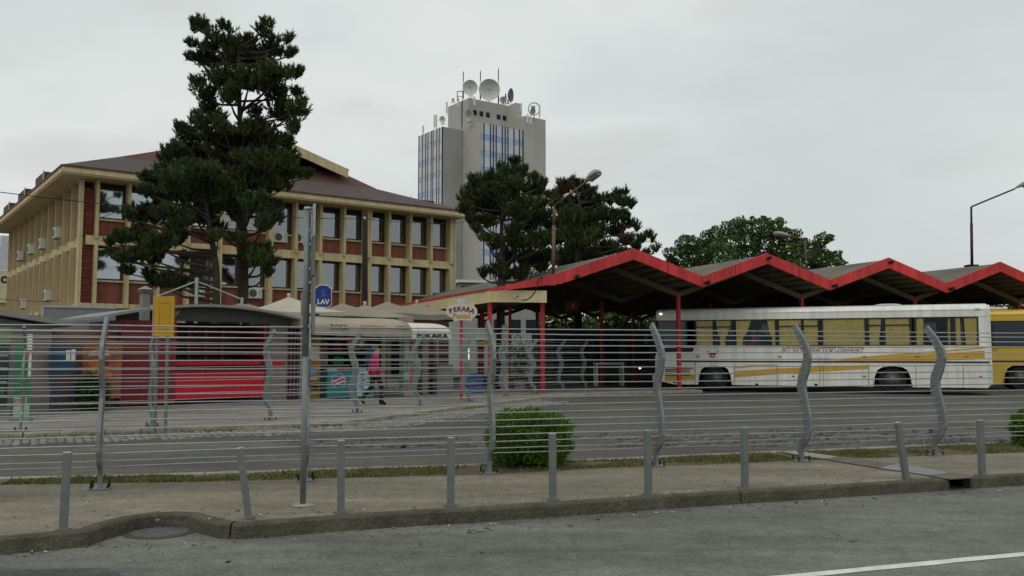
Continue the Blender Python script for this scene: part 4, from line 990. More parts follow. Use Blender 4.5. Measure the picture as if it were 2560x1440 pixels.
# blue folding board with notices
bb = kthing('folding_board', 'leaning blue notice board between the grey kiosk and the poster', 'board', kx(122,-.8), -.8, 0, rad(-20))
o = MB().box(0,.55,0,.03,.92,1.55).build('board', mat('blue board', (.018,.05,.105), .6, .3, 2), bb)
for x, z in ((.36,1.2),(.47,1.22)): MB().box(x,x+.09,-.006,-.001,z,z+.26).build('notice', m_pp[2], bb)
b = MB(); b.bar((.02,0,.9),(.14,-.1,0),.05,.03); b.bar((.16,.02,.9),(.3,.0,0),.05,.03); b.bar((.55,.3,0),(.5,.03,1.5),.05,.03); b.build('legs', mat('blue leg', (.02,.05,.12), .6), bb)
# pink panel, barred window and amber panel right of the red kiosk
wl_ = kthing('shop_wall', 'greyish pink shop wall with barred windows right of the red kiosk', 'wall', 4.25)
a, c = kx(722)-4.25, kx(765)-4.25
MB().box(.0,a,.1,.2,0,2.3).build('panel', m_kpink, wl_)
MB().box(a+.003,c,.25,.3,0,2.3).build('window_back', mat('maroon window', (.09,.02,.03), .5, .3, 3), wl_)
for i in range(5):
    x = a+.06+i*(c-a-.1)/4; MB().tube([(x,.18,.1),(x,.18,2.2)], .014, 6).build('bar', m_kpink, wl_)
MB().box(.1,.5,.085,.098,1.0,1.14).build('red_label', m_kbright, wl_)
yp = kthing('advert_panel', 'narrow amber advertising panel at the left end of the open shop', 'advert', kx(768))
ya = kx(801)-kx(768)
MB().box(0,ya,0,.12,.05,2.15).build('panel', mat('amber advert', (.40,.24,.035), .6, .3, 2.5, col2=(.5,.33,.06)), yp)
for (u0,u1,z0,z1,m_) in ((.1,.9,1.22,1.6,m_pp[2]),(.05,.95,.98,1.2,m_pp[3]),(.2,.75,.75,.98,mat('poster blue', (.22,.33,.42), .6)),(.1,.9,.28,.5,m_pp[1]),(.15,.5,.3,.62,m_pp[3])):
    MB().box(ya*u0,ya*u1,-.004,-.001,z0,z1).build('print', m_, yp)
MB().box(ya*.1,ya*.9,-.009,-.005,.6,.66).build('print', m_pp[2], yp)
# open shop with awning
sh = kthing('open_shop', 'open shop bay with dark interior under the tan awning', 'shop', kx(802))
sw = kx(1008)-kx(802)
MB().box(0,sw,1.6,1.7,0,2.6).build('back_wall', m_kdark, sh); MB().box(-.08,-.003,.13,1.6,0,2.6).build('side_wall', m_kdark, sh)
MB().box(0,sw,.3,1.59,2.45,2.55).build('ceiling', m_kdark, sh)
for z in (.95,1.4,1.85): MB().box(.1,sw-.1,1.2,1.59,z,z+.03).build('shelf', mat('shelf wood', (.09,.07,.05), .7), sh)
MB().box(.3,2.0,.55,1.0,.02,.86).build('counter', mat('grey counter', (.10,.11,.11), .6), sh)
goods = [(.03,.25,.06),(.42,.03,.02),(.45,.30,.03),(.10,.16,.30),(.35,.35,.32),(.30,.10,.04),(.05,.12,.05)]
random.seed(21)
for z, nm in ((.98,'lowest'),(1.43,'middle'),(1.88,'top')):
    for i, wh in enumerate(('leftmost','second from the left','in the middle','second from the right','rightmost')):
        x = .25+i*(sw-.7)/4+random.uniform(-.04,.04); h = random.uniform(.18,.32); wv = random.uniform(.25,.42); ci = random.randrange(7)
        q = kthing('goods_box', '%s carton %s on the %s shelf of the open shop' % (('green','red','yellow','blue','white','orange','dark green')[ci], wh, nm), 'package', kx(802)+x-wv/2, 1.25, z+.032, 0, 'goods on the shop shelves')
        b = MB(); b.box(0,wv,0,.15,0,h); b.box(wv*.25,wv*.75,.03,.12,h,h+.03); b.build('carton', mat('goods %d' % ci, goods[ci], .6, .2, 8), q)
for px, py, wv, h, ci, lab in ((880,852,.42,.55,1,'red and white hanging poster inside the open shop'),(905,850,.3,.5,5,'orange hanging poster inside the open shop')):
    x, z = onplane(px,py,KO,KR,.6); q = kthing('hanging_poster', lab, 'poster', x, .6, z)
    MB().box(-wv/2,wv/2,0,.02,-h/2,h/2).build('sheet', mat('goods %d' % ci, goods[ci]), q); MB().box(-wv*.35,wv*.2,-.004,-.001,-h*.4,-h*.1).build('print', m_pp[2], q)
    MB().tube([(0,.01,h/2),(0,.01,2.5-z)], .006, 5).build('string', m_dark, q)
def awning(name, label, xa, xb, e, zt, zv, vh, m_, wave=0.0):
    r = kthing(name, label, 'awning', xa); n = 10; wdt = xb-xa; prof = []
    for i in range(n+1):
        t = i/n; prof.append((.15-(e+.15)*math.sin(t*math.pi/2)**1.1, zv+(zt-zv)*math.cos(t*math.pi/2)**.85))
    k = 12; vs = []
    for i in range(k+1):
        u = i/k
        for (y, z) in prof: vs.append((wdt*u, y, z+.02*math.sin(u*9)*wave))
    b = MB(); b.add(vs, [(i*(n+1)+j, i*(n+1)+j+1, (i+1)*(n+1)+j+1, (i+1)*(n+1)+j) for i in range(k) for j in range(n)])
    o = b.build('cover', m_, r, smooth=True); md = o.modifiers.new('solid','SOLIDIFY'); md.thickness = .012
    for x in (.006, wdt-.006):
        b = MB(); b.prism(prof+[(.15,zv)], lambda u,v,w_: (w_,u,v), x-.004, x+.004); b.build('end_cover', m_, r)
    b = MB(); vs = []
    for i in range(k*2+1):
        u = i/(k*2); vs += [(wdt*u, -e-.005+.006*math.sin(i*1.7), zv+.01), (wdt*u, -e-.01+.012*math.sin(i*1.7+.5), zv-vh)]
    b.add(vs, [(2*i,2*i+2,2*i+3,2*i+1) for i in range(k*2)]); o = b.build('valance', m_, r); md = o.modifiers.new('solid','SOLIDIFY'); md.thickness = .008
    for x in (.05, wdt-.05): MB().tube([(x,.12,zv-.3),(x,-e+.05,zv-.02)], .015, 6).build('arm', m_galv, r)
    return r
xa = kx(778,-1.1); xb = kx(1027,-1.1); xc = kx(1127,-1.1)
aw = awning('shop_awning', 'long tan barrel awning with faded printing over the open shop', xa, xb, 1.1, 2.5, 2.12, .2, m_tan, .6)
m_navy = mat('navy print', (.05,.06,.12), .7); m_rprint = mat('red print', (.40,.08,.05), .7)
for px, py, tx, sz, m_ in ((848,818,'ROSA',.24,m_navy),(934,825,'ZA PUTOVANJA',.13,m_rprint),(1006,822,'ROSA',.16,m_navy)):
    x, z = onplane(px,py,KO,KR,-1.1); o = put('lettering', text_mesh(tx, sz, m_, .002, .002), aw, (x-xa,-1.1-.012,max(z,2.19) if py>820 else z)); o.rotation_euler = (rad(-24),0,0)
aw2 = awning('bakery_awning', 'awning with bold PEKARA lettering, brighter light painted into its canvas', xb+.03, xc, 1.1, 2.4, 2.06, .24, m_bright)  # paler canvas paints in the brighter light on this end of the awning
x, z = onplane(1086,843,KO,KR,-1.1); put('lettering', text_mesh('PEKARA', .24, mat('black print', (.02,.02,.02), .7), .003, .006, (xc-xb)*.78), aw2, ((xc-xb)/2,-1.1-.03,1.945))
cl = kthing('sticker_column', 'pale green column covered with stickers between the shop and the bakery', 'column', kx(1010)); cw = kx(1036)-kx(1010)
MB().box(0,cw,0,.25,0,2.3).build('column', mat('pale mint paint', (.32,.40,.34), .6, .12, 3), cl)
for i in range(8):
    for j in range(2): MB().box(cw*(.08+.48*j),cw*(.46+.48*j),-.004,-.001,.12+i*.22,.31+i*.22).build('sticker', random.choice([mat('sticker mint', (.42,.52,.45), .5), m_pp[2], mat('sticker green', (.10,.28,.20), .5), mat('sticker red', (.45,.06,.10), .5), mat('sticker mint', (.4,.5,.4))]), cl)
bk = kthing('bakery_shop', 'dark bakery front with maroon and grey panels right of the sticker column', 'shop', kx(1040)); bw = kx(1145)-kx(1040)
MB().box(0,bw,.5,.6,0,2.5).build('back_wall', mat('bakery maroon', (.075,.012,.018), .6, .3, 2), bk)
for u0, u1 in ((.28,.42),(.62,.66)): MB().box(bw*u0,bw*u1,.3,.49,0,2.4).build('pillar', m_kpink, bk)
MB().box(bw*.6,bw*1.0,.25,.48,0,1.0).build('lower_panel', m_kgrey, bk)
MB().box(bw*.03,bw*.27,.42,.49,.9,1.7).build('shop_window', mat('bakery window', (.05,.04,.03), .2, .3, 4), bk)
for z, m_ in ((1.05,m_pp[0]),(1.4,m_pp[3]),(.55,m_pp[0])): MB().box(bw*.05,bw*.25,.405,.418,z,z+.12).build('bread_tray', m_, bk)
# ---- drinks freezer with round emblem
m_teal = mat('teal freezer', (.01,.16,.16), .4, .1, 1, spec=.5)
fz = kthing('drinks_freezer', 'teal drinks freezer with a round red white and blue emblem', 'freezer', kx(819,-.6), -.6, 0, rad(-25))
fw = 1.15
MB().box(0,fw,0,.6,.06,.86).build('cabinet', m_teal, fz, bevel=.02)
MB().box(-.01,fw+.01,-.01,.61,.865,.93).build('lid', mat('grey lid', (.30,.30,.28), .5), fz, bevel=.01)
MB().box(.28,.8,-.018,-.011,.875,.925).build('lid_strip', mat('dull red strip', (.25,.05,.05), .5), fz)
def ball(cx, cz, R_, root, y=-.004, face='y'):
    def seg(f0, f1, m_, d):
        pts = []
        for i in range(17): 
            x = -1+2*i/16; pts.append((x, max(-math.sqrt(max(0,1-x*x)), min(math.sqrt(max(0,1-x*x)), f1(x)))))
        for i in range(16,-1,-1):
            x = -1+2*i/16; pts.append((x, max(-math.sqrt(max(0,1-x*x)), min(math.sqrt(max(0,1-x*x)), f0(x)))))
        cl_ = [pts[0]]
        for p in pts[1:]:
            if (abs(p[0]-cl_[-1][0])+abs(p[1]-cl_[-1][1])) > 1e-4: cl_.append(p)
        b = MB(); b.prism([(cx+R_*u, cz+R_*v) for u,v in cl_], lambda u,v,w_: (u,w_,v), y-.003-d, y); b.build('emblem_field', m_, root)
    wv = lambda k: (lambda x: k+.16*math.sin(x*2.6)+.12*x)
    b = MB(); b.lathe([(R_*1.06,-.001),(R_*1.06,.001)], (cx,y,cz), 28, 0, 'y'); b.build('emblem_disc', m_pp[2], root)
    seg(wv(.3), lambda x: 2, mat('emblem blue', (.05,.09,.28), .5), 0); seg(wv(-.28), wv(.12), mat('emblem red', (.50,.05,.06), .5), .0005); seg(lambda x: -2, wv(-.52), mat('emblem blue', (.05,.09,.28), .5), .001)
ball(.33,.58,.2,fz)
for x, z, s in ((.78,.66,.5),): 
    MB().box(.72,1.0,-.006,-.001,.3,.82).build('label_panel', mat('teal label', (.03,.25,.24), .5), fz); MB().box(.78,.98,-.010,-.0065,.73,.8).build('label_print', m_pp[2], fz)
fs2 = kthing('cooler_sign', 'small pale blue display sign with round emblem beside the freezer', 'sign', kx(893,-1.0), -1.0, 0, rad(-25))
MB().box(0,.34,0,.04,.12,.86).build('board', mat('pale blue board', (.30,.40,.46), .5, .1), fs2); ball(.17,.68,.11,fs2,-.004); ball(.17,.4,.12,fs2,-.004)
for x in (.03,.31): MB().box(x-.02,x+.02,.0,.04,0,.118).build('leg', m_galv, fs2)
# ---- left grey kiosk
gk = thing('grey_kiosk', 'grey sheet metal kiosk with sloping roof at the left edge', 'kiosk', P(128,900,21.2)*1.0, KR); gk.location.z = .1
gk_O = gk.location.copy()
MB().box(-4.5,0,0,2.2,0,2.02).build('wall', m_kpink, gk)
b = MB(); b.prism([(-4.6,2.75),(.35,2.02),(.35,2.14),(-4.6,2.88)], lambda u,v,w_: (u,w_,v), -.35, 2.5); b.build('roof', m_kroof, gk)
b = MB(); b.prism([(-4.5,2.02),(0,2.02),(-4.5,2.72)], lambda u,v,w_: (u,w_,v), .02, .08); b.build('gable_panel', m_kgrey, gk)
for x in (-.75,-1.5): MB().box(x-.02,x+.02,-.006,-.001,.05,2.0).build('panel_joint', m_kgrey, gk)
fr_ = thing('drinks_fridge', 'glass fronted drinks fridge at the left edge', 'fridge', P(10,900,19.4), KR-rad(16)); fr_.location.z = .1
MB().box(-.75,.14,.06,.6,.0,1.95).build('cabinet', m_kgrey, fr_); MB().box(-.7,.09,.0,.05,.25,1.55).build('glass_door', mat('dark fridge glass', (.02,.035,.035), .1, .3, 3, spec=.6), fr_)
MB().box(-.74,.13,-.02,.055,1.58,1.93).build('header', mat('green header', (.05,.17,.06), .5, .3, 3, col2=(.25,.3,.1)), fr_)
for z in (.45,.75,1.05,1.32): MB().box(-.68,.07,-.006,-.001,z,z+.03).build('shelf_edge', m_galv2, fr_)
for i in range(7): MB().box(-.64+i*.1,-.58+i*.1,-.004,-.0005,.49,.66).build('bottle_row', mat('goods %d' % (i % 7), goods[i % 7]), fr_)
gb = thing('roll_banner', 'tall green and white advertising banner before the grey kiosk', 'banner', G(52,1052,.1), rad(14)); 
MB().box(-.16,.16,0,.02,.05,1.78).build('panel', mat('banner green', (.03,.16,.055), .6, .2, 2.5), gb)
for (u0,u1,z0,z1,m_) in ((.06,.16,1.45,1.78,m_pp[2]),(-.15,.155,.05,.36,mat('banner mint', (.28,.42,.30), .6, .2, 8)),(-.14,.1,.37,.48,mat('banner pale', (.38,.45,.38), .6)),(.0,.05,1.28,1.42,mat('banner black', (.02,.02,.02), .6)),(.05,.12,1.27,1.43,mat('sticker red', (.45,.06,.10))),(.1,.155,.9,1.42,m_pp[2])): MB().box(u0,u1,-.004,-.001,z0,z1).build('print', m_, gb)
for i in range(5): MB().box(-.13+i*.045,-.1+i*.045,-.009,-.005,.39,.45).build('print', m_rprint, gb)
for i in range(4): MB().box(-.13+i*.05,-.095+i*.05,-.009,-.001,1.66,1.72).build('print', m_rprint, gb)
MB().box(-.2,.2,-.12,.12,0,.045).build('foot', m_galv, gb)
# weeds between
# ---- roof-top things behind the kiosks
gbx = thing('roof_container', 'plain grey sheet metal box rising behind the left kiosks', 'container', P(200,800,27), rad(30)); gbx.location.z = 0
a_ = P(122,790,27); hx = (P(282,790,27)-a_).length
MB().box(-hx/2,hx/2*1.02,0,1.5,.0,2.86).build('box', m_kgrey, gbx); MB().box(-hx/2-.08,-hx/2-.003,-.02,.1,0,2.92).build('corner_trim', m_galv2, gbx); MB().box(-hx/2,hx/2+.03,-.03,1.52,2.863,2.93).build('rim', m_galv2, gbx)
p = P(362,760,28); ch = thing('chimney', 'square grey chimney with small cap behind the red kiosk', 'chimney', (p.x,p.y,.1), KR)
MB().box(-.12,.12,-.12,.12,0,P(362,732,28).z-.1).build('stack', m_kgrey, ch); zt_ = P(362,732,28).z-.1
MB().box(-.17,.17,-.17,.17,zt_+.003,zt_+.06).build('collar', m_rust, ch); b = MB(); b.add([(-.19,-.19,zt_+.1),(.19,-.19,zt_+.1),(.19,.19,zt_+.1),(-.19,.19,zt_+.1),(0,0,zt_+.22)], [(0,1,4),(1,2,4),(2,3,4),(3,0,4),(3,2,1,0)]); b.build('cap', m_galv2, ch)
tf = thing('tent_frame', 'bare metal tent frame with two sloping bars behind the red kiosk', 'frame', (P(492,760,28).x,28,.1))
f_ = Vector(tf.location); b = MB(); b.tube([(0,0,0), P(492,694,28)-f_], .055, 8); b.build('pole', m_galv2, tf)
b = MB(); b.tube([P(492,703,28)-f_, P(383,745,27)-f_], .025, 6); b.build('bar', m_galv2, tf); b = MB(); b.tube([P(492,703,28)-f_, P(603,748,29)-f_], .025, 6); b.build('bar', m_galv2, tf)
b = MB(); b.tube([P(435,765,28)-f_, P(605,768,29)-f_], .03, 6); b.build('bar', m_galv2, tf)
b = MB(); b.tube([P(605,744,29)-f_, Vector((P(605,744,29).x,29,.1))-f_], .05, 8); b.build('pole', m_galv2, tf)
# ---- parasols
def parasol(label, px, py, Y, half, drop, vh, rz, m_, cap=True):
    p = P(px, py, Y); r = thing('parasol', label, 'parasol', (p.x, p.y, .1), rz, 'market parasols behind the kiosks'); zt = p.z-.1
    b = MB(); vs = [(0,0,zt)]; n = 8; ring_ = []
    for i in range(n*4):
        s, t = divmod(i, n); t = t/n*2-1
        x, y = ((t,-1),(1,t),(-t,1),(-1,-t))[s]; ring_.append((x, y))
    for k, (f, dz) in enumerate(((.12,.16),(.4,.5),(.7,.8),(1,1))):
        for x, y in ring_:
            e_ = max(abs(x),abs(y)); m__ = min(abs(x),abs(y))
            sag = .06*(1-m__)*f*(1 if k else 0)
            vs.append((x*half*f, y*half*f, zt-drop*dz-sag*.9))
    for x, y in ring_:
        m__ = min(abs(x),abs(y)); vs.append((x*half*1.005, y*half*1.005, zt-drop-.06*(1-m__)*.9-vh-.015*math.sin(x*9+y*7)))
    N_ = n*4; fs = [(0,1+i,1+(i+1)%N_) for i in range(N_)]
    for k in range(4): fs += [(1+k*N_+i, 1+k*N_+(i+1)%N_, 1+(k+1)*N_+(i+1)%N_, 1+(k+1)*N_+i) for i in range(N_)]
    b.add(vs, fs); o = b.build('canopy', m_, r); md = o.modifiers.new('solid','SOLIDIFY'); md.thickness = .01
    MB().tube([(0,0,0),(0,0,zt-.05)], .03, 8).build('pole', m_galv, r)
    for i, (x, y) in enumerate(((1,1),(-1,1),(1,-1),(-1,-1))): MB().bar((0,0,zt-drop*.2-.1),(x*half*.97,y*half*.97,zt-drop-.05),.02,.03).build('rib', m_galv, r)
    MB().box(-.3,.3,-.3,.3,0,.06).build('foot', m_kerb2, r)
    if cap: MB().lathe([(.05,zt-.12),(.06,zt+.1),(.045,zt+.12),(0,zt+.12)], n=10).build('cap', m_canv, r, smooth=True)
parasol('largest beige parasol left of the tall street sign pole', 722, 742, 29.0, 1.45, .52, .22, rad(28), m_canv)
parasol('beige parasol partly behind the tent frame pole', 606, 754, 33.0, 1.15, .42, .2, rad(35), m_canv)
parasol('dirty beige parasol just right of the blue beer sign', 856, 758, 32.5, 1.35, .42, .2, rad(20), m_canv2, False)
parasol('dirty beige parasol in front of the wooden utility pole', 912, 762, 30.2, 1.25, .42, .22, rad(30), m_canv2)
parasol('dirty beige parasol right of the utility pole, farther back', 968, 754, 34.0, 1.35, .45, .22, rad(22), m_canv2, False)
parasol('dirty beige parasol nearest the round bakery sign', 1042, 757, 33.5, 1.3, .45, .2, rad(25), m_canv2)
parasol('red parasol peeking out behind the beige ones by the cream canopy', 1077, 757, 37.5, 1.0, .45, .15, rad(40), mat('red canvas', (.42,.03,.05), .8), False)
# ---- beer light box
lb = thing('light_box_sign', 'blue rounded light box sign with white lettering LAV', 'sign', P(808,740,26.2), rad(24))
def rrect(w_, h_, r_, top=0.0):
    pts = []
    for cx, cz, a0 in ((w_-r_,-h_+r_,-90),(w_-r_,h_-r_-top,0),(-w_+r_,h_-r_-top,90),(-w_+r_,-h_+r_,180)):
        for k in range(5): a = rad(a0+k*22.5); pts.append((cx+r_*math.cos(a), cz+r_*math.sin(a)))
    if top: pts = pts[:9]+[(w_*.45,h_),(-w_*.45,h_)]+pts[11:] if False else pts
    return pts
shape = [(-.25,-.24),(-.17,-.33),(.17,-.33),(.25,-.24),(.25,.20),(.20,.27),(.10,.33),(-.10,.33),(-.20,.27),(-.25,.20)]
b = MB(); b.prism(shape, lambda u,v,w_: (u,w_,v), .03, .19); b.build('case', mat('blue white case', (.10,.16,.34), .4), lb)
b = MB(); b.prism([(u*1.03,v*1.03) for u,v in shape], lambda u,v,w_: (u,w_,v), .0, .028); b.build('white_rim', m_bright, lb)
b = MB(); b.prism([(u*.93,v*.94) for u,v in shape], lambda u,v,w_: (u,w_,v), -.012, -.001); b.build('face', mat('royal blue face', (.015,.035,.20), .35, .1), lb)
put('lettering', text_mesh('LAV', .2, m_bright, .003, .008), lb, (0,-.016,-.18))
b = MB(); b.prism([(-.1,-.05),(-.04,.06),(-.08,.12),(0,.22),(.06,.18),(.03,.1),(.1,.04),(.06,-.06),(0,0)], lambda u,v,w_: (u,w_,v), -.0155, -.0125); b.build('emblem', mat('mid blue print', (.05,.09,.28), .4), lb)
MB().box(-.6,-.0,.08,.12,-.06,-.0).build('wall_arm', m_galv, lb); b = MB(); b.tube([(-.6,.1,.1),(-.6,.1,-3.1+.1)], .035, 8); b.build('pole', m_galv, lb)
# ---- bakery sign on its red pole
psg = thing('bakery_sign', 'white cloud shaped sign reading PEKARA Panini on a red pole', 'sign', (P(1153,960,26.9).x, 26.9, .1), rad(6)); zc = P(1153,781,26.9).z-.1
out_ = [(-.40,.20),(-.30,.22),(-.12,.25),(.0,.26),(.14,.25),(.27,.22),(.30,.29),(.37,.29),(.38,.2),(.47,.10),(.48,-.02),(.44,-.1),(.33,-.17),(.30,-.25),(.14,-.25),(.09,-.22),(.0,-.25),(-.07,-.22),(-.16,-.28),(-.24,-.25),(-.28,-.17),(-.42,-.1),(-.48,-.02),(-.46,.1)]
b = MB(); b.prism(out_, lambda u,v,w_: (u,w_,v+zc), -.04, .04); b.build('panel', mat('sign white', (.58,.54,.46), .6, .06, 4), psg)
hat = [(-.13,.262),(.10,.262),(.14,.33),(.13,.40),(.06,.44),(-.04,.44),(-.12,.41),(-.15,.35)]
b = MB(); b.prism(hat, lambda u,v,w_: (u,w_,v+zc), -.03, .03); b.build('hat_shape', mat('sign hat white', (.52,.52,.54), .6), psg)
m_mar = mat('maroon print', (.13,.01,.035), .6)
for i, ch_ in enumerate('PEKARA'):
    a = (i-2.5)*.155; o = put('letter', text_mesh(ch_, .2, m_mar, .004, .006), psg, (math.sin(a)*.86, -.046, zc+.10-.86*(1-math.cos(a))*1.0)); o.rotation_euler = (0, a, 0)
put('lettering', text_mesh('Panini', .2, mat('orange print', (.50,.24,.05), .6), .004, .007, .52), psg, (0,-.046,zc-.115))
MB().tube([(.0,.045,0),(.0,.045,zc+.2)], .045, 8).build('pole', m_redp, psg)
# ---- yellow sign on two posts, seen from the back
ys = thing('yellow_sign', 'blank yellow sign panel on two grey posts in the yard', 'sign', G(393,1089,0), rad(-14)); zt_ = 2.52
sc_ = (P(436,800,16)-P(383,800,16)).x
MB().box(-.02-sc_*.3,sc_*.72,-.02,.02,zt_-.73,zt_).build('panel', mat('amber yellow sign', (.48,.27,.015), .5, .12, 3), ys)
MB().box(-.035-sc_*.3,-.021-sc_*.3,-.03,.05,zt_-.73,zt_).build('edge', m_galv2, ys)
for x in (.03,.24): MB().box(x-.003+(-.04),x+.003-.04,-.024,-.0205,zt_-.55,zt_-.14).build('seam', mat('sign seam', (.25,.14,.01), .6), ys)
for z in (.12,.6): MB().box(-.05,.22,-.024,-.0205,zt_-z-.006,zt_-z).build('seam', _M['sign seam'], ys)
for x in (-.09,.13): MB().box(x-.022,x+.022,.022,.066,.0,zt_-.1).build('post', m_boll, ys)
# ---- tall foreground sign pole, signs seen edge on
tp = thing('sign_pole', 'tall grey street sign pole with signs seen edge on, in the foreground', 'sign pole', G(757,1262,0))
p0 = G(757,1262,0); ht = P(760,517,p0.y).z
MB().tube([(0,0,0),(.0,0,1.55)], .0285, 14).build('pole', m_galv, tp, smooth=True); MB().tube([(.0,0,1.45),(.0,0,ht)], .033, 14).build('pole', m_galv, tp, smooth=True)
MB().lathe([(.12,0),(.1,.006),(.03,.012)], n=14).build('footing', m_kerb2, tp)
MB().lathe([(.04,ht-.03),(.042,ht-.015),(.03,ht)], n=12).build('cap', m_galv2, tp)
for i, (y0, y1, m_, dx, lab) in enumerate(((516,596,m_galv2,.055,'pale sign plate edge at the top of the pole'),(598,692,mat('brown grey sign back', (.16,.15,.135), .6),.058,'brown grey sign plate edge'),(694,836,m_galv,.066,'grey sign plate edge'))):
    z1, z0 = P(770,y0,p0.y).z, P(770,y1,p0.y).z; o = MB().box(dx-.012,dx+.012,-.19,.19,z0,z1).build('sign_plate', m_, tp, bevel=.004); o.rotation_euler = (0,0,rad(16)); o['label'] = lab
    for z in (z0+.08, z1-.05): MB().box(-.04,dx-.013,-.02,.02,z-.012,z+.012).build('clamp', m_galv2, tp)
# ---- wooden utility pole and wires
up = thing('utility_pole', 'dark wooden utility pole standing before the office facade', 'pole', (P(911,700,38).x, 38, .0)); zt_ = P(911,524,38).z
MB().tube([(0,0,0),(0.02,0,zt_*.5),(.0,0,zt_)], [.16,.135,.11], 10).build('shaft', mat('dark creosoted wood', (.035,.026,.02), .9, .3, 4, .5, 20), up, smooth=True)
MB().lathe([(.03,0),(.05,.05),(.03,.12)], (.0,-.14,zt_-.45), 10).build('insulator', m_white, up)
a, c = P(-250,446,26), P(911,547,37.85)
def sagged(a, c, s, n=24): return [a.lerp(c,i/n)+Vector((0,0,-s*4*(i/n)*(1-i/n))) for i in range(n+1)]
cable('overhead_wire', 'thin black overhead wire crossing in front of the office building to the wooden pole', sagged(a, c, .3), .014)
cable('overhead_wire', 'thin black overhead wire from the wooden pole toward the tower', sagged(c, P(1160,556,46), .1), .014)
cable('service_wire', 'thin sagging wire low at the left corner of the office building', sagged(P(-120,728,34), P(150,752,41), .15), .012)

# ================================================================== TREES AND SHRUBS
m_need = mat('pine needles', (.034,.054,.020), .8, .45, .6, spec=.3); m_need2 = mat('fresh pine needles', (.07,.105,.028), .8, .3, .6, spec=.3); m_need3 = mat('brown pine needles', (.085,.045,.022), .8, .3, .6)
m_bark = mat('pine bark', (.052,.038,.03), .95, .3, 6, .8, 18)
def tufts(C, A, L_, n=26, width=.017, spread=.42):
    """needle brushes: centres C, axes A, lengths L_"""
    m = len(C); C = np.repeat(C, n, 0); A = np.repeat(A, n, 0); L_ = np.repeat(L_, n)
    t = rng.random(m*n); base = C + A*(L_*(1.0*t-.35))[:,None]
    d = A*.85+rng.normal(0, spread*.8, (m*n,3)); d /= np.linalg.norm(d,axis=1)[:,None]
    s = np.cross(d, rng.normal(0,1,(m*n,3))); s /= np.linalg.norm(s,axis=1)[:,None]+1e-6
    ln = L_*rng.uniform(.35,.6,m*n); wv = width*rng.uniform(.7,1.4,m*n)
    V = np.stack([base-s*wv[:,None], base+s*wv[:,None], base+d*ln[:,None]],1).reshape(-1,3)
    return V, np.arange(m*n*3).reshape(-1,3), np.repeat(np.arange(m), n)
def pine(label, foot, Y, clumps, trunk, tr0, depth, dens=1.0, limb_from=.3, tl=.27, seed=1, brown=.045, wid=.019):
    global rng
    rng = np.random.default_rng(seed); random.seed(seed)
    f = Vector(foot); r = thing('pine_tree', label, 'pine tree', f)
    tp_ = [p-f for p in trunk]; k = len(tp_)
    MB().tube(smooth_path(tp_, 4), [max(.04, tr0*(1-.85*(i/((k-1)*4)))) for i in range((k-1)*4+1)], 9).build('trunk', m_bark, r, smooth=True)
    Cs, As, Ls, Ms = [], [], [], []; limb = MB()
    for (px, py, rp) in clumps:
        off = rng.uniform(-1,1)*depth; c = P(px, py, Y+off)-f; R_ = rp*Y/F
        # limb from the trunk to the clump
        zt = max(tp_[0].z, c.z-abs(off)*.25-R_*.5-random.uniform(.1,.5)); 
        for a, b_ in zip(tp_[:-1], tp_[1:]):
            if a.z <= zt <= b_.z: tr = a.lerp(b_, (zt-a.z)/(b_.z-a.z)); break
        else: tr = tp_[-1]
        mid = tr.lerp(c, .55)+Vector((0,0,-.12-.1*random.random()))
        rr_ = .03+.035*R_; limb.tube([tr, mid, c-Vector((0,0,R_*.3))], [rr_*1.3, rr_, rr_*.5], 5)
        m = int(150*dens*max(.12,(R_/.6)**2)); nb = max(2, int(round(9*(R_/.6)**1.3)))
        sb = rng.normal(0,1,(nb,3)); sb /= np.linalg.norm(sb,axis=1)[:,None]; sb *= (R_*.72*rng.random(nb)**.4)[:,None]*np.array([1,1,.8])
        pick = rng.integers(0,nb,m)
        u = rng.normal(0,1,(m,3)); u[:,2] = np.where(u[:,2] < -.4, -u[:,2], u[:,2]); u /= np.linalg.norm(u,axis=1)[:,None]
        pos = np.array(c)+sb[pick]+u*(min(R_*.66,.46*tl/.28)*(.3+.7*rng.random(m)**.5))[:,None]*np.array([1.0,1.0,.6])
        ax = u*np.array([.6,.6,.3])+np.array([0,0,.85])+rng.normal(0,.2,(m,3)); ax /= np.linalg.norm(ax,axis=1)[:,None]
        Cs.append(pos); As.append(ax); Ls.append(rng.uniform(.75,1.25,m)*tl)
        br = rng.random() < brown*1.2
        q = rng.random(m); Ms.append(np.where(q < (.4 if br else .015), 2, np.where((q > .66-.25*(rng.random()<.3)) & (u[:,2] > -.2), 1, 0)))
        for j in range(0, m, 7): limb.tube([Vector(c)-Vector((0,0,R_*.3)), Vector(pos[j])], [.014,.007], 3, cap=False)
    V, Fc, ids = tufts(np.concatenate(Cs), np.concatenate(As), np.concatenate(Ls), width=wid)
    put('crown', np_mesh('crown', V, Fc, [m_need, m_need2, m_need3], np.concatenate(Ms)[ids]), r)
    limb.build('limbs', m_bark, r)
    return r
Yb = 33.0
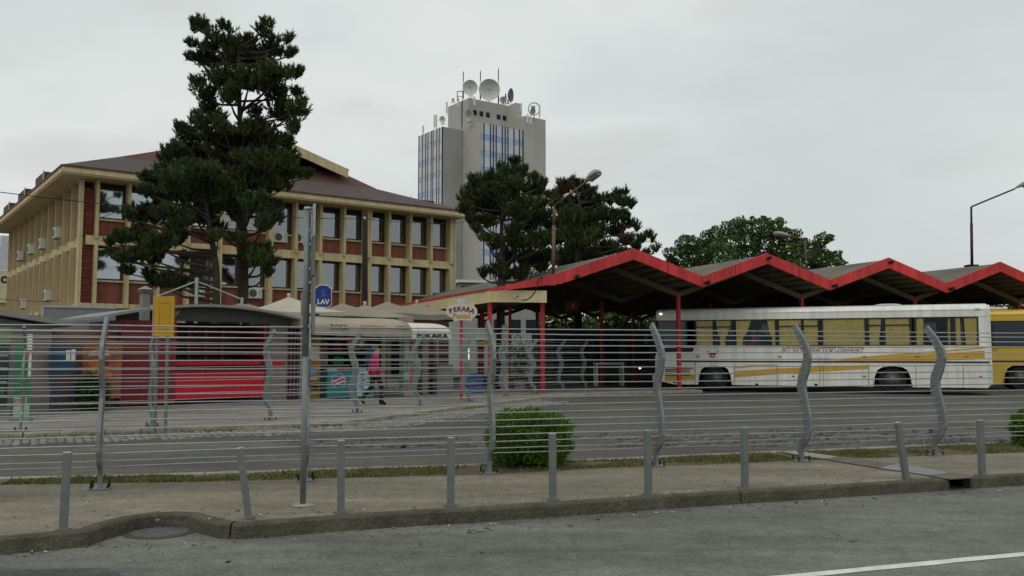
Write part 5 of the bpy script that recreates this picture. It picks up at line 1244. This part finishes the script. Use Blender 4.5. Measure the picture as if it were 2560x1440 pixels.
big = [(500,72,26),(478,110,14),(488,62,14),(540,92,22),(568,74,18),(520,122,30),(570,122,34),(620,112,28),(655,85,22),(668,62,14),(690,122,30),(716,105,14),(728,135,18),(600,160,44),(650,158,44),(477,142,14),(500,150,18),(530,166,32),(690,190,36),(735,185,20),(560,200,40),(620,212,44),(500,205,20),(672,232,38),(515,240,30),(575,245,30),(738,230,18),(520,280,26),(490,300,16),(742,275,26),(764,262,10),(695,278,30),(720,300,24),(545,300,20),(640,290,18),(450,318,14),(470,332,20),(505,318,26),(560,325,24),(610,330,28),(660,330,30),(738,325,20),(470,352,30),(540,355,36),(600,362,40),(660,362,40),(712,362,26),(440,372,20),(500,392,38),(570,402,44),(640,408,44),(696,405,38),(728,392,22),(745,440,14),(772,440,12),(715,440,26),(600,455,44),(660,462,42),(702,470,24),(560,490,38),(630,515,40),(680,520,30),(590,540,32),(660,560,26),(690,545,20),(640,655,34),(676,662,22),(620,632,20),(660,630,24),(590,600,20),(548,575,22),(668,685,12)]
f_ = G(608, 990, .0); fb = Vector((P(610,800,Yb).x, Yb, 0))
pine('tallest pine tree with twin leaders rising before the office building', fb, Yb, big, [fb, P(608,700,Yb), P(606,560,Yb), P(602,380,Yb), P(598,230,Yb), P(596,120,Yb)], .235, 1.5, 1.35, seed=4, tl=.30)
left = [(432,400,36),(400,440,34),(372,455,26),(365,480,20),(455,432,40),(505,440,40),(470,490,44),(420,492,40),(530,480,40),(385,540,40),(338,545,32),(316,540,16),(440,548,40),(495,545,40),(352,602,40),(304,604,28),(276,606,14),(405,612,38),(330,645,34),(392,645,34),(440,600,30),(318,678,16),(290,640,20),(395,705,30),(372,690,16),(445,712,22),(420,700,22),(460,650,14),(560,520,30),(545,600,20),(465,712,10),(440,460,36),(520,520,36)]
fl = Vector((P(536,800,31.5).x, 31.5, 0))
pine('shorter pine tree with broad low boughs left of the tallest pine', fl, 31.5, left, [fl, P(541,720,31.5), P(533,620,31.5), P(522,560,31.5), P(505,470,31.5), P(480,410,31.5)], .16, 1.3, 1.9, seed=9, tl=.29)
r1 = [(1255,420,16),(1285,415,14),(1270,440,26),(1235,450,26),(1195,455,22),(1310,440,20),(1340,455,16),(1180,480,28),(1225,485,36),(1275,480,38),(1325,480,30),(1355,465,12),(1160,500,18),(1200,520,34),(1250,525,40),(1300,525,38),(1350,515,24),(1165,535,22),(1180,560,20),(1215,565,22),(1320,565,34),(1360,550,24),(1385,570,20),(1190,580,10),(1215,600,14),(1280,580,22),(1300,610,34),(1345,610,32),(1380,600,18),(1240,620,18),(1270,650,28),(1320,650,34),(1365,645,28),(1235,680,16),(1205,690,14),(1265,690,22),(1310,685,26),(1350,678,22)]
fr1 = Vector((P(1252,800,35).x, 35, 0.0))
pine('round crowned pine tree growing up through the canopy roof before the tower', fr1, 35, r1, [fr1, P(1252,740,35), P(1256,640,35), P(1254,560,35), P(1262,450,35)], .2, 1.5, 1.5, seed=14, tl=.30)
r2 = [(1385,490,16),(1410,475,20),(1440,470,22),(1470,485,18),(1400,520,26),(1440,515,30),(1480,520,22),(1500,500,12),(1520,505,16),(1545,490,12),(1560,485,8),(1560,510,18),(1580,515,10),(1420,560,34),(1470,560,34),(1520,545,28),(1560,545,18),(1400,600,30),(1450,605,36),(1500,590,30),(1545,580,22),(1575,565,12),(1590,575,10),(1420,650,34),(1470,645,32),(1520,625,26),(1565,610,18),(1600,600,12),(1620,590,8),(1590,620,12),(1560,640,14),(1500,660,20),(1630,600,6),(1640,625,8),(1620,640,10),(1395,655,24),(1430,685,24)]
fr2 = Vector((P(1450,800,58).x, 58, 0))
pine('wide dark pine tree behind the rusty lamp, right of the tower', fr2, 58, r2, [fr2, P(1442,720,58), P(1445,620,58), P(1450,520,58), P(1440,470,58)], .3, 2.4, .75, seed=17, tl=.50, wid=.035)
# leafy trees behind the canopy
m_leaf = mat('broad leaves', (.045,.085,.022), .8, .45, .5, spec=.15); m_leaf2 = mat('light broad leaves', (.075,.13,.03), .8, .3, .5, spec=.15); m_trunk = mat('grey bark', (.07,.06,.05), .9, .3, 5, .6, 15)
def leafy(label, px, Y, clumps, seed, leaf=.24, dens=1.0, depth=3.0, cat='tree', group=None):
    g = np.random.default_rng(seed); random.seed(seed); f = Vector((P(px,850,Y).x, Y, 0)); r = thing('leafy_tree', label, 'tree', f, 0, group)
    zc = max(P(x,y,Y).z for x,y,_ in clumps)
    MB().tube([(0,0,-.1),(.1,0,zc*.35),(.0,.1,zc*.7)], [.32,.24,.1], 9).build('trunk', m_trunk, r, smooth=True)
    limb = MB(); Vs, Ms = [], []
    for x, y, rp in clumps:
        c = P(x, y, Y+g.uniform(-1,1)*depth)-f; R_ = rp*Y/F
        limb.tube([Vector((0,0,zc*.4)), Vector((c.x*.5,c.y*.5,c.z*.75)), c], [.09,.06,.03], 5)
        m = int(760*dens*(R_/1.0)**2*(.24/leaf)**2*.8)
        u = g.normal(0,1,(m,3)); u /= np.linalg.norm(u,axis=1)[:,None]
        lump = 1+.18*np.sin(u[:,0]*5+x)+.15*np.sin(u[:,2]*6+y)
        pos = np.array(c)+u*(R_*lump*(.4+.6*g.random(m)**.4))[:,None]*np.array([1,1,.85])
        n_ = u*.6+g.normal(0,.6,(m,3))+np.array([0,0,.35]); n_ /= np.linalg.norm(n_,axis=1)[:,None]
        t1 = np.cross(n_, g.normal(0,1,(m,3))); t1 /= np.linalg.norm(t1,axis=1)[:,None]; t2 = np.cross(n_, t1)
        s = (leaf*g.uniform(.6,1.2,m))[:,None]
        Vs.append(np.stack([pos-t1*s*.5, pos+t2*s*.32, pos+t1*s*.55, pos-t2*s*.32],1).reshape(-1,3))
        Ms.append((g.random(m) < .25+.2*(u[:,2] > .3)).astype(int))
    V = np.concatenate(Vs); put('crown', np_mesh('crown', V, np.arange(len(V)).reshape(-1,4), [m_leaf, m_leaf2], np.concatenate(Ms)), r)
    limb.build('limbs', m_trunk, r)
leafy('broad leafy tree rising behind the middle of the zigzag canopy', 1890, 62, [(1690,635,30),(1720,610,30),(1680,660,26),(1745,640,40),(1785,600,38),(1835,575,34),(1855,560,20),(1800,640,46),(1860,610,46),(1905,570,34),(1935,575,30),(1920,620,46),(1970,590,30),(1995,610,28),(1980,640,40),(2035,625,26),(2055,600,20),(2075,595,12),(2050,650,36),(2085,640,20),(2100,660,18),(1740,675,40),(1820,680,46),(1900,680,46),(1980,680,44),(2040,680,40),(1765,615,26),(1950,555,14),(1880,555,14)], 31, .2, 1.5)
for i, (px, Y, cl, lab) in enumerate(((1560,70,[(1510,790,40),(1560,770,45),(1610,790,42),(1540,830,42),(1590,830,42)],'dark leafy tree seen under the canopy left of the white bus'),(1700,72,[(1660,770,40),(1710,775,40),(1750,770,40),(1690,820,42)],'dark leafy tree behind the front of the white bus'),(1860,74,[(1810,760,38),(1860,765,42),(1900,760,36),(1850,810,40)],'leafy tree far under the canopy behind the middle of the white bus'),(2080,76,[(2020,765,38),(2080,765,42),(2130,765,36),(2080,810,40)],'leafy tree far under the canopy behind the rear of the white bus'),(2330,78,[(2260,765,40),(2330,765,44),(2390,765,40),(2330,810,44)],'leafy tree far under the canopy between the two buses'),(2560,80,[(2480,765,40),(2560,765,44),(2620,765,40),(2560,815,44)],'leafy tree far under the canopy behind the yellow bus'),(1455,68,[(1430,800,26),(1460,790,28),(1480,820,26)],'small leafy tree under the canopy beside the platform sign'))):
    leafy(lab, px, Y, cl, 40+i, .3, .8, 2.0, group='trees beyond the bus bays')
hg = thing('hedge', 'long dark hedge closing the yard behind the bus bays', 'hedge', (2, 69, 0), rad(6))
g3 = np.random.default_rng(77); m = 16000
pos = np.stack([g3.uniform(0,52,m), g3.uniform(-.9,1.2,m), 4.6*g3.random(m)**.8], 1); pos[:,2] *= 1+.12*np.sin(pos[:,0]*1.3)+.1*np.sin(pos[:,0]*3.1)
n_ = g3.normal(0,.6,(m,3))+np.array([0,-.6,.4]); n_ /= np.linalg.norm(n_,axis=1)[:,None]; t1 = np.cross(n_, g3.normal(0,1,(m,3))); t1 /= np.linalg.norm(t1,axis=1)[:,None]; t2 = np.cross(n_, t1); s = (.42*g3.uniform(.6,1.2,m))[:,None]
V = np.stack([pos-t1*s*.5, pos+t2*s*.34, pos+t1*s*.55, pos-t2*s*.34],1).reshape(-1,3)
put('foliage', np_mesh('foliage', V, np.arange(len(V)).reshape(-1,4), [m_leaf, m_leaf2], (g3.random(m) < .3).astype(int)), hg)
MB().box(.2,51.8,-.3,.6,0,3.9).build('shade_core', mat('hedge shade', (.012,.02,.008), .95, .3), hg)  # solid dark box added to read as shade behind the leaves
for i in range(18): MB().tube([(1.5+i*2.9,0,-.1),(1.6+i*2.9,.1,3.0)], .09, 6).build('stem', m_trunk, hg)
# clipped shrubs on the verge
def shrub(label, c, R_, H, seed):
    g = np.random.default_rng(seed); r = thing('clipped_shrub', label, 'shrub', c)
    m = 7500; u = g.normal(0,1,(m,3)); u /= np.linalg.norm(u,axis=1)[:,None]; u[:,2] = np.where(u[:,2] < -.75, -u[:,2], u[:,2])
    lump = 1+.07*np.sin(u[:,0]*9+1)+.06*np.sin(u[:,1]*8)+.06*np.sin(u[:,2]*11+u[:,0]*5)
    rr_ = lump*(.78+.24*g.random(m)**.6)
    sq = np.sign(u)*np.abs(u)**np.array([.95,.95,.88])
    pos = sq*rr_[:,None]*np.array([R_,R_,H*.5])+np.array([0,0,H*.5])
    ax = u*.8+np.array([0,0,.7])+g.normal(0,.25,(m,3)); ax /= np.linalg.norm(ax,axis=1)[:,None]
    global rng; rng = g
    V, Fc, ids = tufts(pos, ax, g.uniform(.05,.10,m), 5, .008, .5)
    mi = np.where(g.random(m) < .4, 1, 0)[ids]
    put('foliage', np_mesh('foliage', V, Fc, [mat('thuja green', (.07,.15,.015), .8, .35, 3), mat('thuja light green', (.14,.25,.025), .8, .3, 3)], mi), r)
    b = MB(); b.lathe([(R_*.4,.02),(R_*.72,H*.25),(R_*.76,H*.5),(R_*.66,H*.75),(R_*.3,H*.88),(0,H*.9)], n=14); b.build('shade_core', mat('shrub shade', (.02,.04,.008), .95, .3), r)  # solid core, shade inside the foliage painted as dark green
    for k in range(4): MB().tube([(.03*k-.05,.02,-.03),(.06*k-.1,.0,H*.3)], .014, 5).build('stem', m_trunk, r)
c = G(1322,1168); shrub('round clipped green shrub on the verge behind the railing', c+Vector((0,.25,-.01)), .56, .70, 5)
c = G(2606,1118); shrub('clipped shrub cut by the right edge of the picture', c+Vector((.12,.2,-.01)), .42, .55, 6)
# bushes behind the poster
g2 = thing('dark_bush', 'dark low bush growing below the blue notice board', 'bush', G(165,1035,.1)+Vector((0,1.2,0))); 
gg = np.random.default_rng(3); m = 1400; u = gg.normal(0,1,(m,3)); u /= np.linalg.norm(u,axis=1)[:,None]; pos = u*(.38*gg.random(m)**.4)[:,None]*np.array([.95,.8,1.1])+np.array([0,0,.42])
rng = gg; V, Fc, ids = tufts(pos, (u+np.array([0,0,.4]))/np.linalg.norm(u+np.array([0,0,.4]),axis=1)[:,None], gg.uniform(.1,.18,m), 5, .02, .6)
put('foliage', np_mesh('foliage', V, Fc, [mat('bush green', (.04,.08,.018), .8, .4, 2)]), g2); MB().tube([(0,0,-.05),(0,0,.5)], .03, 6).build('stem', m_trunk, g2)

# ================================================================== FAR BUILDINGS
lb_ = thing('low_building', 'pale low building with white roof edge behind the canopy, at the foot of the tower', 'building', (P(1150,800,80).x,80,0), rad(12))
MB().box(0,7.6,0,9,0,7.9).build('wall', mat('pale grey wall', (.33,.34,.32), .9, .08, .3), lb_); MB().box(-.3,7.9,-.4,9.2,7.903,8.15).build('roof_edge', m_white, lb_)
MB().box(.1,1.0,-.06,-.003,6.5,7.6).build('brown_panel', mat('brown stone', (.12,.09,.07), .9, .3, 2), lb_)
for i in range(4): MB().box(1.6+i*1.5,2.6+i*1.5,-.05,-.003,3.4,4.6).build('window', m_mull, lb_)
fb_ = thing('far_building', 'beige building with a dark letter on its sign at the far left edge', 'building', (P(-60,800,78).x,78,0), rad(25))
MB().box(-8,2.55,0,8,0,8.3).build('wall', mat('beige wall', (.42,.38,.22), .9, .08, .3), fb_); MB().box(-8,2.55,-.3,-.003,6.0,8.9).build('sign_board', mat('yellowish board', (.50,.48,.30), .8), fb_)
put('lettering', text_mesh('o', 1.3, m_black, .01, .03), fb_, (2.1,-.32,8.15)); MB().box(-8,2.56,-.4,-.003,4.5,5.6).build('yellow_board', mat('yellow board', (.42,.33,.04), .8), fb_)
MB().box(1.6,2.56,-.2,-.003,8.95,12).build('light_panel', mat('lilac panel', (.5,.5,.56), .7), fb_)
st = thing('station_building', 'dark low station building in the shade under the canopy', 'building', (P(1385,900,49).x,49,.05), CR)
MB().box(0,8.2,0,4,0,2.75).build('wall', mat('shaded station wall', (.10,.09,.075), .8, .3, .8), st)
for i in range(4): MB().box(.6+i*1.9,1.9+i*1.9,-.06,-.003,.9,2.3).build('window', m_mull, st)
# small things on the platform
bb_ = thing('blue_bin', 'blue plastic bin beside the bakery sign pole', 'bin', (P(1185,950,31.5).x,31.5,.1), rad(10))
b = MB(); b.add([(-.24,-.2,0),(.24,-.2,0),(.24,.2,0),(-.24,.2,0),(-.3,-.25,.62),(.3,-.25,.62),(.3,.25,.62),(-.3,.25,.62)], [(3,2,1,0),(4,5,6,7),(0,1,5,4),(1,2,6,5),(2,3,7,6),(3,0,4,7)]); b.build('bin_body', mat('blue plastic', (.03,.10,.26), .5, .1), bb_); MB().box(-.31,.31,-.26,.26,.623,.67).build('lid', mat('dark blue plastic', (.02,.06,.16), .5), bb_)
b = MB(); b.prism([(-.12,.3),(.0,.42),(.12,.36),(.05,.26)], lambda u,v,w_: (u,-.235+w_,v), -.012, 0); b.build('sticker', m_rprint, bb_)
tb = thing('small_table', 'grey table frame standing in the shade under the canopy', 'table', (P(1522,950,38.5).x,38.5,.1), rad(6))
MB().box(-.62,.62,-.3,.3,.92,1.0).build('tabletop', m_galv2, tb)
for x in (-.57,.57):
    for y in (-.26,.26): MB().box(x-.04,x+.04,y-.04,y+.04,0,.917).build('leg', m_galv2, tb)
wc = thing('white_column', 'white painted service column between the red posts', 'column', (P(1262,950,34).x,34,.1), rad(8))
MB().box(-.12,.12,-.12,.12,0,2.25).build('shaft', m_bright, wc); MB().lathe([(.1,2.26),(.14,2.36),(.1,2.48),(0,2.5)], n=12).build('globe', m_bright, wc, smooth=True)
pt = thing('flower_pot', 'tall plant in a pot between the red posts', 'potted plant', (P(1300,960,33.4).x,33.4,.1))
MB().lathe([(.18,0),(.24,.4),(.22,.4),(.0,.38)], n=14).build('pot', mat('concrete pot', (.22,.2,.17), .8, .2), pt)
gg = np.random.default_rng(8); m = 500; u = gg.normal(0,1,(m,3)); pos = u*np.array([.2,.2,.3])+np.array([0,0,1.1]); ax = u+np.array([0,0,.4]); ax /= np.linalg.norm(ax,axis=1)[:,None]; rng = gg
V, Fc, ids = tufts(pos, ax, gg.uniform(.1,.2,m), 5, .022, .6); put('foliage', np_mesh('foliage', V, Fc, [mat('pot plant green', (.08,.11,.05), .8, .5, 3)]), pt); MB().tube([(0,0,.35),(0,0,1.3)], .02, 6).build('stem', m_trunk, pt)
fk = thing('fast_food_sign', 'pale sign board with green and red stripe left of the first red canopy post', 'sign', (P(1205,840,33).x,33,.1), rad(8))
z0, z1 = P(1205,848,33).z-.1, P(1205,820,33).z-.1; MB().box(-.24,.34,0,.05,z0,z1).build('board', mat('pale mint board', (.40,.47,.40), .6), fk); MB().box(-.2,.3,-.02,.05,z0-.2,z0-.06).build('stripe_board', mat('bright green board', (.08,.25,.03), .6), fk); MB().box(-.03,.14,-.03,-.021,z0-.16,z0-.09).build('red_patch', mat('bright red patch', (.6,.08,.03), .6), fk)
for x in (-.18,.28): MB().tube([(x,.08,0),(x,.08,z1)], .02, 6).build('leg', m_galv, fk)
tl_ = thing('tube_lamp', 'lit upright fluorescent tube on the bakery corner', 'lamp', (P(1172,900,30.5).x,30.5,P(1172,900,30.5).z)); MB().tube([(0,0,0),(0,0,P(1172,872,30.5).z-P(1172,900,30.5).z)], .016, 8).build('tube', lamp_mat('lit tube', (1,1,.85), .8), tl_); MB().box(-.03,.03,.023,.06,-.05,.45).build('fitting', m_galv, tl_); MB().tube([(0,.06,-.6),(0,.06,0)], .02, 6).build('stand', m_galv, tl_)
pl_ = thing('passage_lamp', 'small lit round headlight beside the white bus front', 'lamp', P(1600,920,37)); MB().lathe([(.05,0),(.05,.05)], n=10, axis='y').build('lens', lamp_mat('warm lens', (1,.6,.25), 2), pl_); MB().box(-.06,.06,.05,.12,-.8,.07).build('holder', m_dark, pl_)

# ================================================================== PEOPLE
def skinned(name, J, E, root, mats, mfun, parent, sub=2):
    ks = list(J); me = bpy.data.meshes.new(name); me.from_pydata([J[k][0] for k in ks], [(ks.index(a), ks.index(b_)) for a, b_ in E], [])
    o = bpy.data.objects.new(name, me); COL.objects.link(o)
    o.modifiers.new('skin','SKIN'); sd = o.modifiers.new('sub','SUBSURF'); sd.levels = sub; sd.render_levels = sub
    if not me.skin_vertices:
        bm_ = bmesh.new(); bm_.from_mesh(me); bm_.verts.layers.skin.verify(); bm_.to_mesh(me); bm_.free()
    for i, k in enumerate(ks):
        sv = me.skin_vertices[0].data[i]; r_ = J[k][1]; sv.radius = r_ if isinstance(r_, tuple) else (r_, r_); sv.use_root = (k == root)
    bpy.context.view_layer.update(); dg = bpy.context.evaluated_depsgraph_get()
    m2 = bpy.data.meshes.new_from_object(o.evaluated_get(dg)); bpy.data.objects.remove(o); m2.name = name; m2.materials.clear()
    for m_ in mats: m2.materials.append(m_)
    for p in m2.polygons: p.material_index = mfun(p.center); p.use_smooth = True
    return put(name, m2, parent)
m_skin = mat('skin', (.42,.235,.16), .6, .06, 5); m_pink = mat('pink jacket', (.36,.015,.095), .85, .2, 6); m_blk = mat('black trousers', (.012,.012,.014), .85, .2, 5); m_hair = mat('grey brown hair', (.09,.06,.045), .8, .3, 20)
pw_ = thing('person', 'person in a pink jacket and black trousers walking with a shopping bag', 'person', G(938,1013,.1)+Vector((0,0,-.003)), rad(20))
S = 1.60/1.68
def v(x,y,z): return (x*S,y*S,z*S)
# facing +x, stride along x; y is across (near side -y)
J = {'pel':(v(0,0,.92),(.16*S,.12*S)),'wst':(v(-.01,0,1.08),(.15*S,.115*S)),'chs':(v(-.01,0,1.28),(.18*S,.13*S)),'shl':(v(-.01,0,1.38),(.13*S,.10*S)),'nck':(v(.0,0,1.46),.055*S),'hd1':(v(.02,0,1.54),(.075*S,.085*S)),'hd2':(v(.03,0,1.63),(.075*S,.09*S)),
 'lh':(v(.02,-.09,.88),.10*S),'lk':(v(.16,-.09,.50),.07*S),'la':(v(.14,-.09,.09),.045*S),'lt':(v(.30,-.10,.035),.04*S),'lhe':(v(.10,-.09,.04),.038*S),
 'rh':(v(-.02,.09,.88),.10*S),'rk':(v(-.10,.09,.50),.07*S),'ra':(v(-.38,.09,.16),.045*S),'rt':(v(-.28,.10,.04),.036*S),
 'ls':(v(-.01,-.19,1.36),.075*S),'le':(v(.0,-.25,1.10),.055*S),'lw':(v(.12,-.25,.88),.036*S),'lp':(v(.15,-.25,.82),(.035*S,.022*S)),
 'rs':(v(-.01,.19,1.36),.075*S),'re':(v(-.10,.25,1.10),.055*S),'rw':(v(-.16,.24,.86),.036*S),'rp':(v(-.17,.24,.80),(.035*S,.022*S))}
E = [('pel','wst'),('wst','chs'),('chs','shl'),('shl','nck'),('nck','hd1'),('hd1','hd2'),('pel','lh'),('lh','lk'),('lk','la'),('la','lt'),('la','lhe'),('pel','rh'),('rh','rk'),('rk','ra'),('ra','rt'),('shl','ls'),('ls','le'),('le','lw'),('lw','lp'),('shl','rs'),('rs','re'),('re','rw'),('rw','rp')]
for sd, bx_, by in (('l',.15,-.25),('r',-.17,.24)):
    bz = .82 if sd == 'l' else .80
    for i, (dx, ln) in enumerate(((.024,.075),(.008,.085),(-.008,.08),(-.022,.065))):
        J[sd+'f%da' % i] = (v(bx_+dx, by, bz-.04), .009*S); J[sd+'f%db' % i] = (v(bx_+dx+.004, by+(.012 if sd == 'l' else -.012), bz-.04-ln*.5), .008*S); J[sd+'f%dc' % i] = (v(bx_+dx+.002, by+(.03 if sd == 'l' else -.03), bz-.04-ln*.9), .007*S)
        E += [(sd+'p',sd+'f%da' % i),(sd+'f%da' % i,sd+'f%db' % i),(sd+'f%db' % i,sd+'f%dc' % i)]
    J[sd+'ta'] = (v(bx_+.035, by, bz+.0), .010*S); J[sd+'tb'] = (v(bx_+.045, by+(.015 if sd == 'l' else -.015), bz-.04), .009*S); E += [(sd+'p',sd+'ta'),(sd+'ta',sd+'tb')]
def mf(c):
    z = c.z/S
    if z < .09: return 2
    if z > 1.44: return 1
    if abs(c.y/S) > .195 and z < .90: return 1
    return 0 if z > .86 else 2
skinned('body', J, E, 'pel', [m_pink, m_skin, m_blk], mf, pw_)
b = MB(); n = 14
hc = Vector(v(.0,0,1.605)); vs, fs = [], []
for i in range(9):
    th = math.pi*i/8*.62
    for j in range(n):
        a = 2*math.pi*j/n; q = Vector((math.sin(th)*math.cos(a)*.105-.022, math.sin(th)*math.sin(a)*.095, math.cos(th)*.115))
        if q.x > .05 and q.z < .04: q.z = .045
        vs.append(hc+q*S)
for i in range(8):
    for j in range(n): fs.append((i*n+j, i*n+(j+1)%n, (i+1)*n+(j+1)%n, (i+1)*n+j))
b.add(vs, fs); b.build('hair', m_hair, pw_, smooth=True)
b = MB(); b.add([v(.115,-.012,1.56),v(.115,.012,1.56),v(.145,0,1.545),v(.108,0,1.60)], [(0,1,2),(0,2,3),(1,3,2),(0,3,1)]); b.build('nose', m_skin, pw_)
for s in (-1,1): MB().lathe([(.009,0),(.006,.006),(0,.008)], v(.112,.032*s,1.60), 8, 0, 'x').build('eye', m_dark, pw_)
MB().box(.113*S,.118*S,-.022*S,.022*S,1.515*S,1.523*S).build('mouth', mat('lips', (.25,.08,.07), .6), pw_)
for s in (-1,1): MB().lathe([(.022,-.004),(.018,.006),(0,.008)], v(.02,.085*s,1.58), 8, 0, 'y').build('ear', m_skin, pw_)
bg_ = thing('shopping_bag', 'teal and white shopping bag hanging from the walking person\'s hand', 'bag', pw_.location+Vector((-.22,.12,.22)), rad(20))
b = MB(); b.add([(-.14,-.05,0),(.14,-.05,0),(.14,.05,0),(-.14,.05,0),(-.16,-.06,.3),(.16,-.06,.3),(.16,.06,.3),(-.16,.06,.3),(-.05,-.015,.42),(.05,-.015,.42),(.05,.015,.42),(-.05,.015,.42)], [(3,2,1,0),(0,1,5,4),(1,2,6,5),(2,3,7,6),(3,0,4,7),(4,5,9,8),(5,6,10,9),(6,7,11,10),(7,4,8,11),(8,9,10,11)])
b.build('bag_body', mat('teal plastic bag', (.06,.30,.34), .5, .3, 6), bg_); MB().tube([(-.04,0,.42),(-.03,0,.53),(.03,0,.53),(.04,0,.42)], .008, 5).build('handle', m_bright, bg_); MB().box(-.1,.1,-.064,-.057,.22,.3).build('print', m_bright, bg_)
# passenger reading in the white bus
xp, zp = bl(1884, 848)
pp = thing('person', 'passenger in a pink top sitting at a window of the white bus', 'person', (Matrix.Translation(WBO) @ Matrix.Rotation(WBR,4,'Z')) @ Vector((xp,.48,1.2)), WBR+rad(180))
J = {'pel':((0,0,.48),(.15,.13)),'wst':((0,0,.64),(.14,.11)),'chs':((0.02,0,.80),(.16,.12)),'shl':((.02,0,.90),(.12,.09)),'nck':((.04,0,.97),.05),'hd1':((.07,0,1.04),.07),'hd2':((.08,0,1.12),(.075,.085)),
 'lk':((.42,-.1,.50),.075),'la':((.42,-.1,.1),.045),'lt':((.55,-.1,.05),.04),'rk':((.42,.1,.50),.075),'ra':((.42,.1,.1),.045),'rt':((.55,.1,.05),.04),
 'ls':((.02,-.18,.87),.07),'le':((.10,-.22,.64),.05),'lw':((.32,-.12,.68),.035),'lp':((.37,-.10,.70),.03),'rs':((.02,.18,.87),.07),'re':((.10,.22,.64),.05),'rw':((.32,.12,.68),.035),'rp':((.37,.10,.70),.03)}
E = [('pel','wst'),('wst','chs'),('chs','shl'),('shl','nck'),('nck','hd1'),('hd1','hd2'),('pel','lk'),('lk','la'),('la','lt'),('pel','rk'),('rk','ra'),('ra','rt'),('shl','ls'),('ls','le'),('le','lw'),('lw','lp'),('shl','rs'),('rs','re'),('re','rw'),('rw','rp')]
for sd, s in (('l',-1),('r',1)):
    for i in range(4): J[sd+'f%d' % i] = ((.43, .10*s+(.03-.02*i)*s, .70+.01*i), .009); J[sd+'g%d' % i] = ((.46, .09*s+(.03-.02*i)*s, .73), .008); E += [(sd+'p',sd+'f%d' % i),(sd+'f%d' % i,sd+'g%d' % i)]
    J[sd+'t'] = ((.40, .06*s, .74), .01); E.append((sd+'p',sd+'t'))
skinned('body', J, E, 'pel', [m_pink, m_skin, m_blk], lambda c: 1 if c.z > .955 or (c.x > .30 and c.z > .58) else (0 if c.z > .56 and c.x < .3 else 2), pp)
b = MB(); b.lathe([(.0,.125),(.06,.11),(.095,.05),(.1,-.02),(.09,-.08)], (.055,0,1.09), 14); b.build('hair', m_hair, pp, smooth=True)
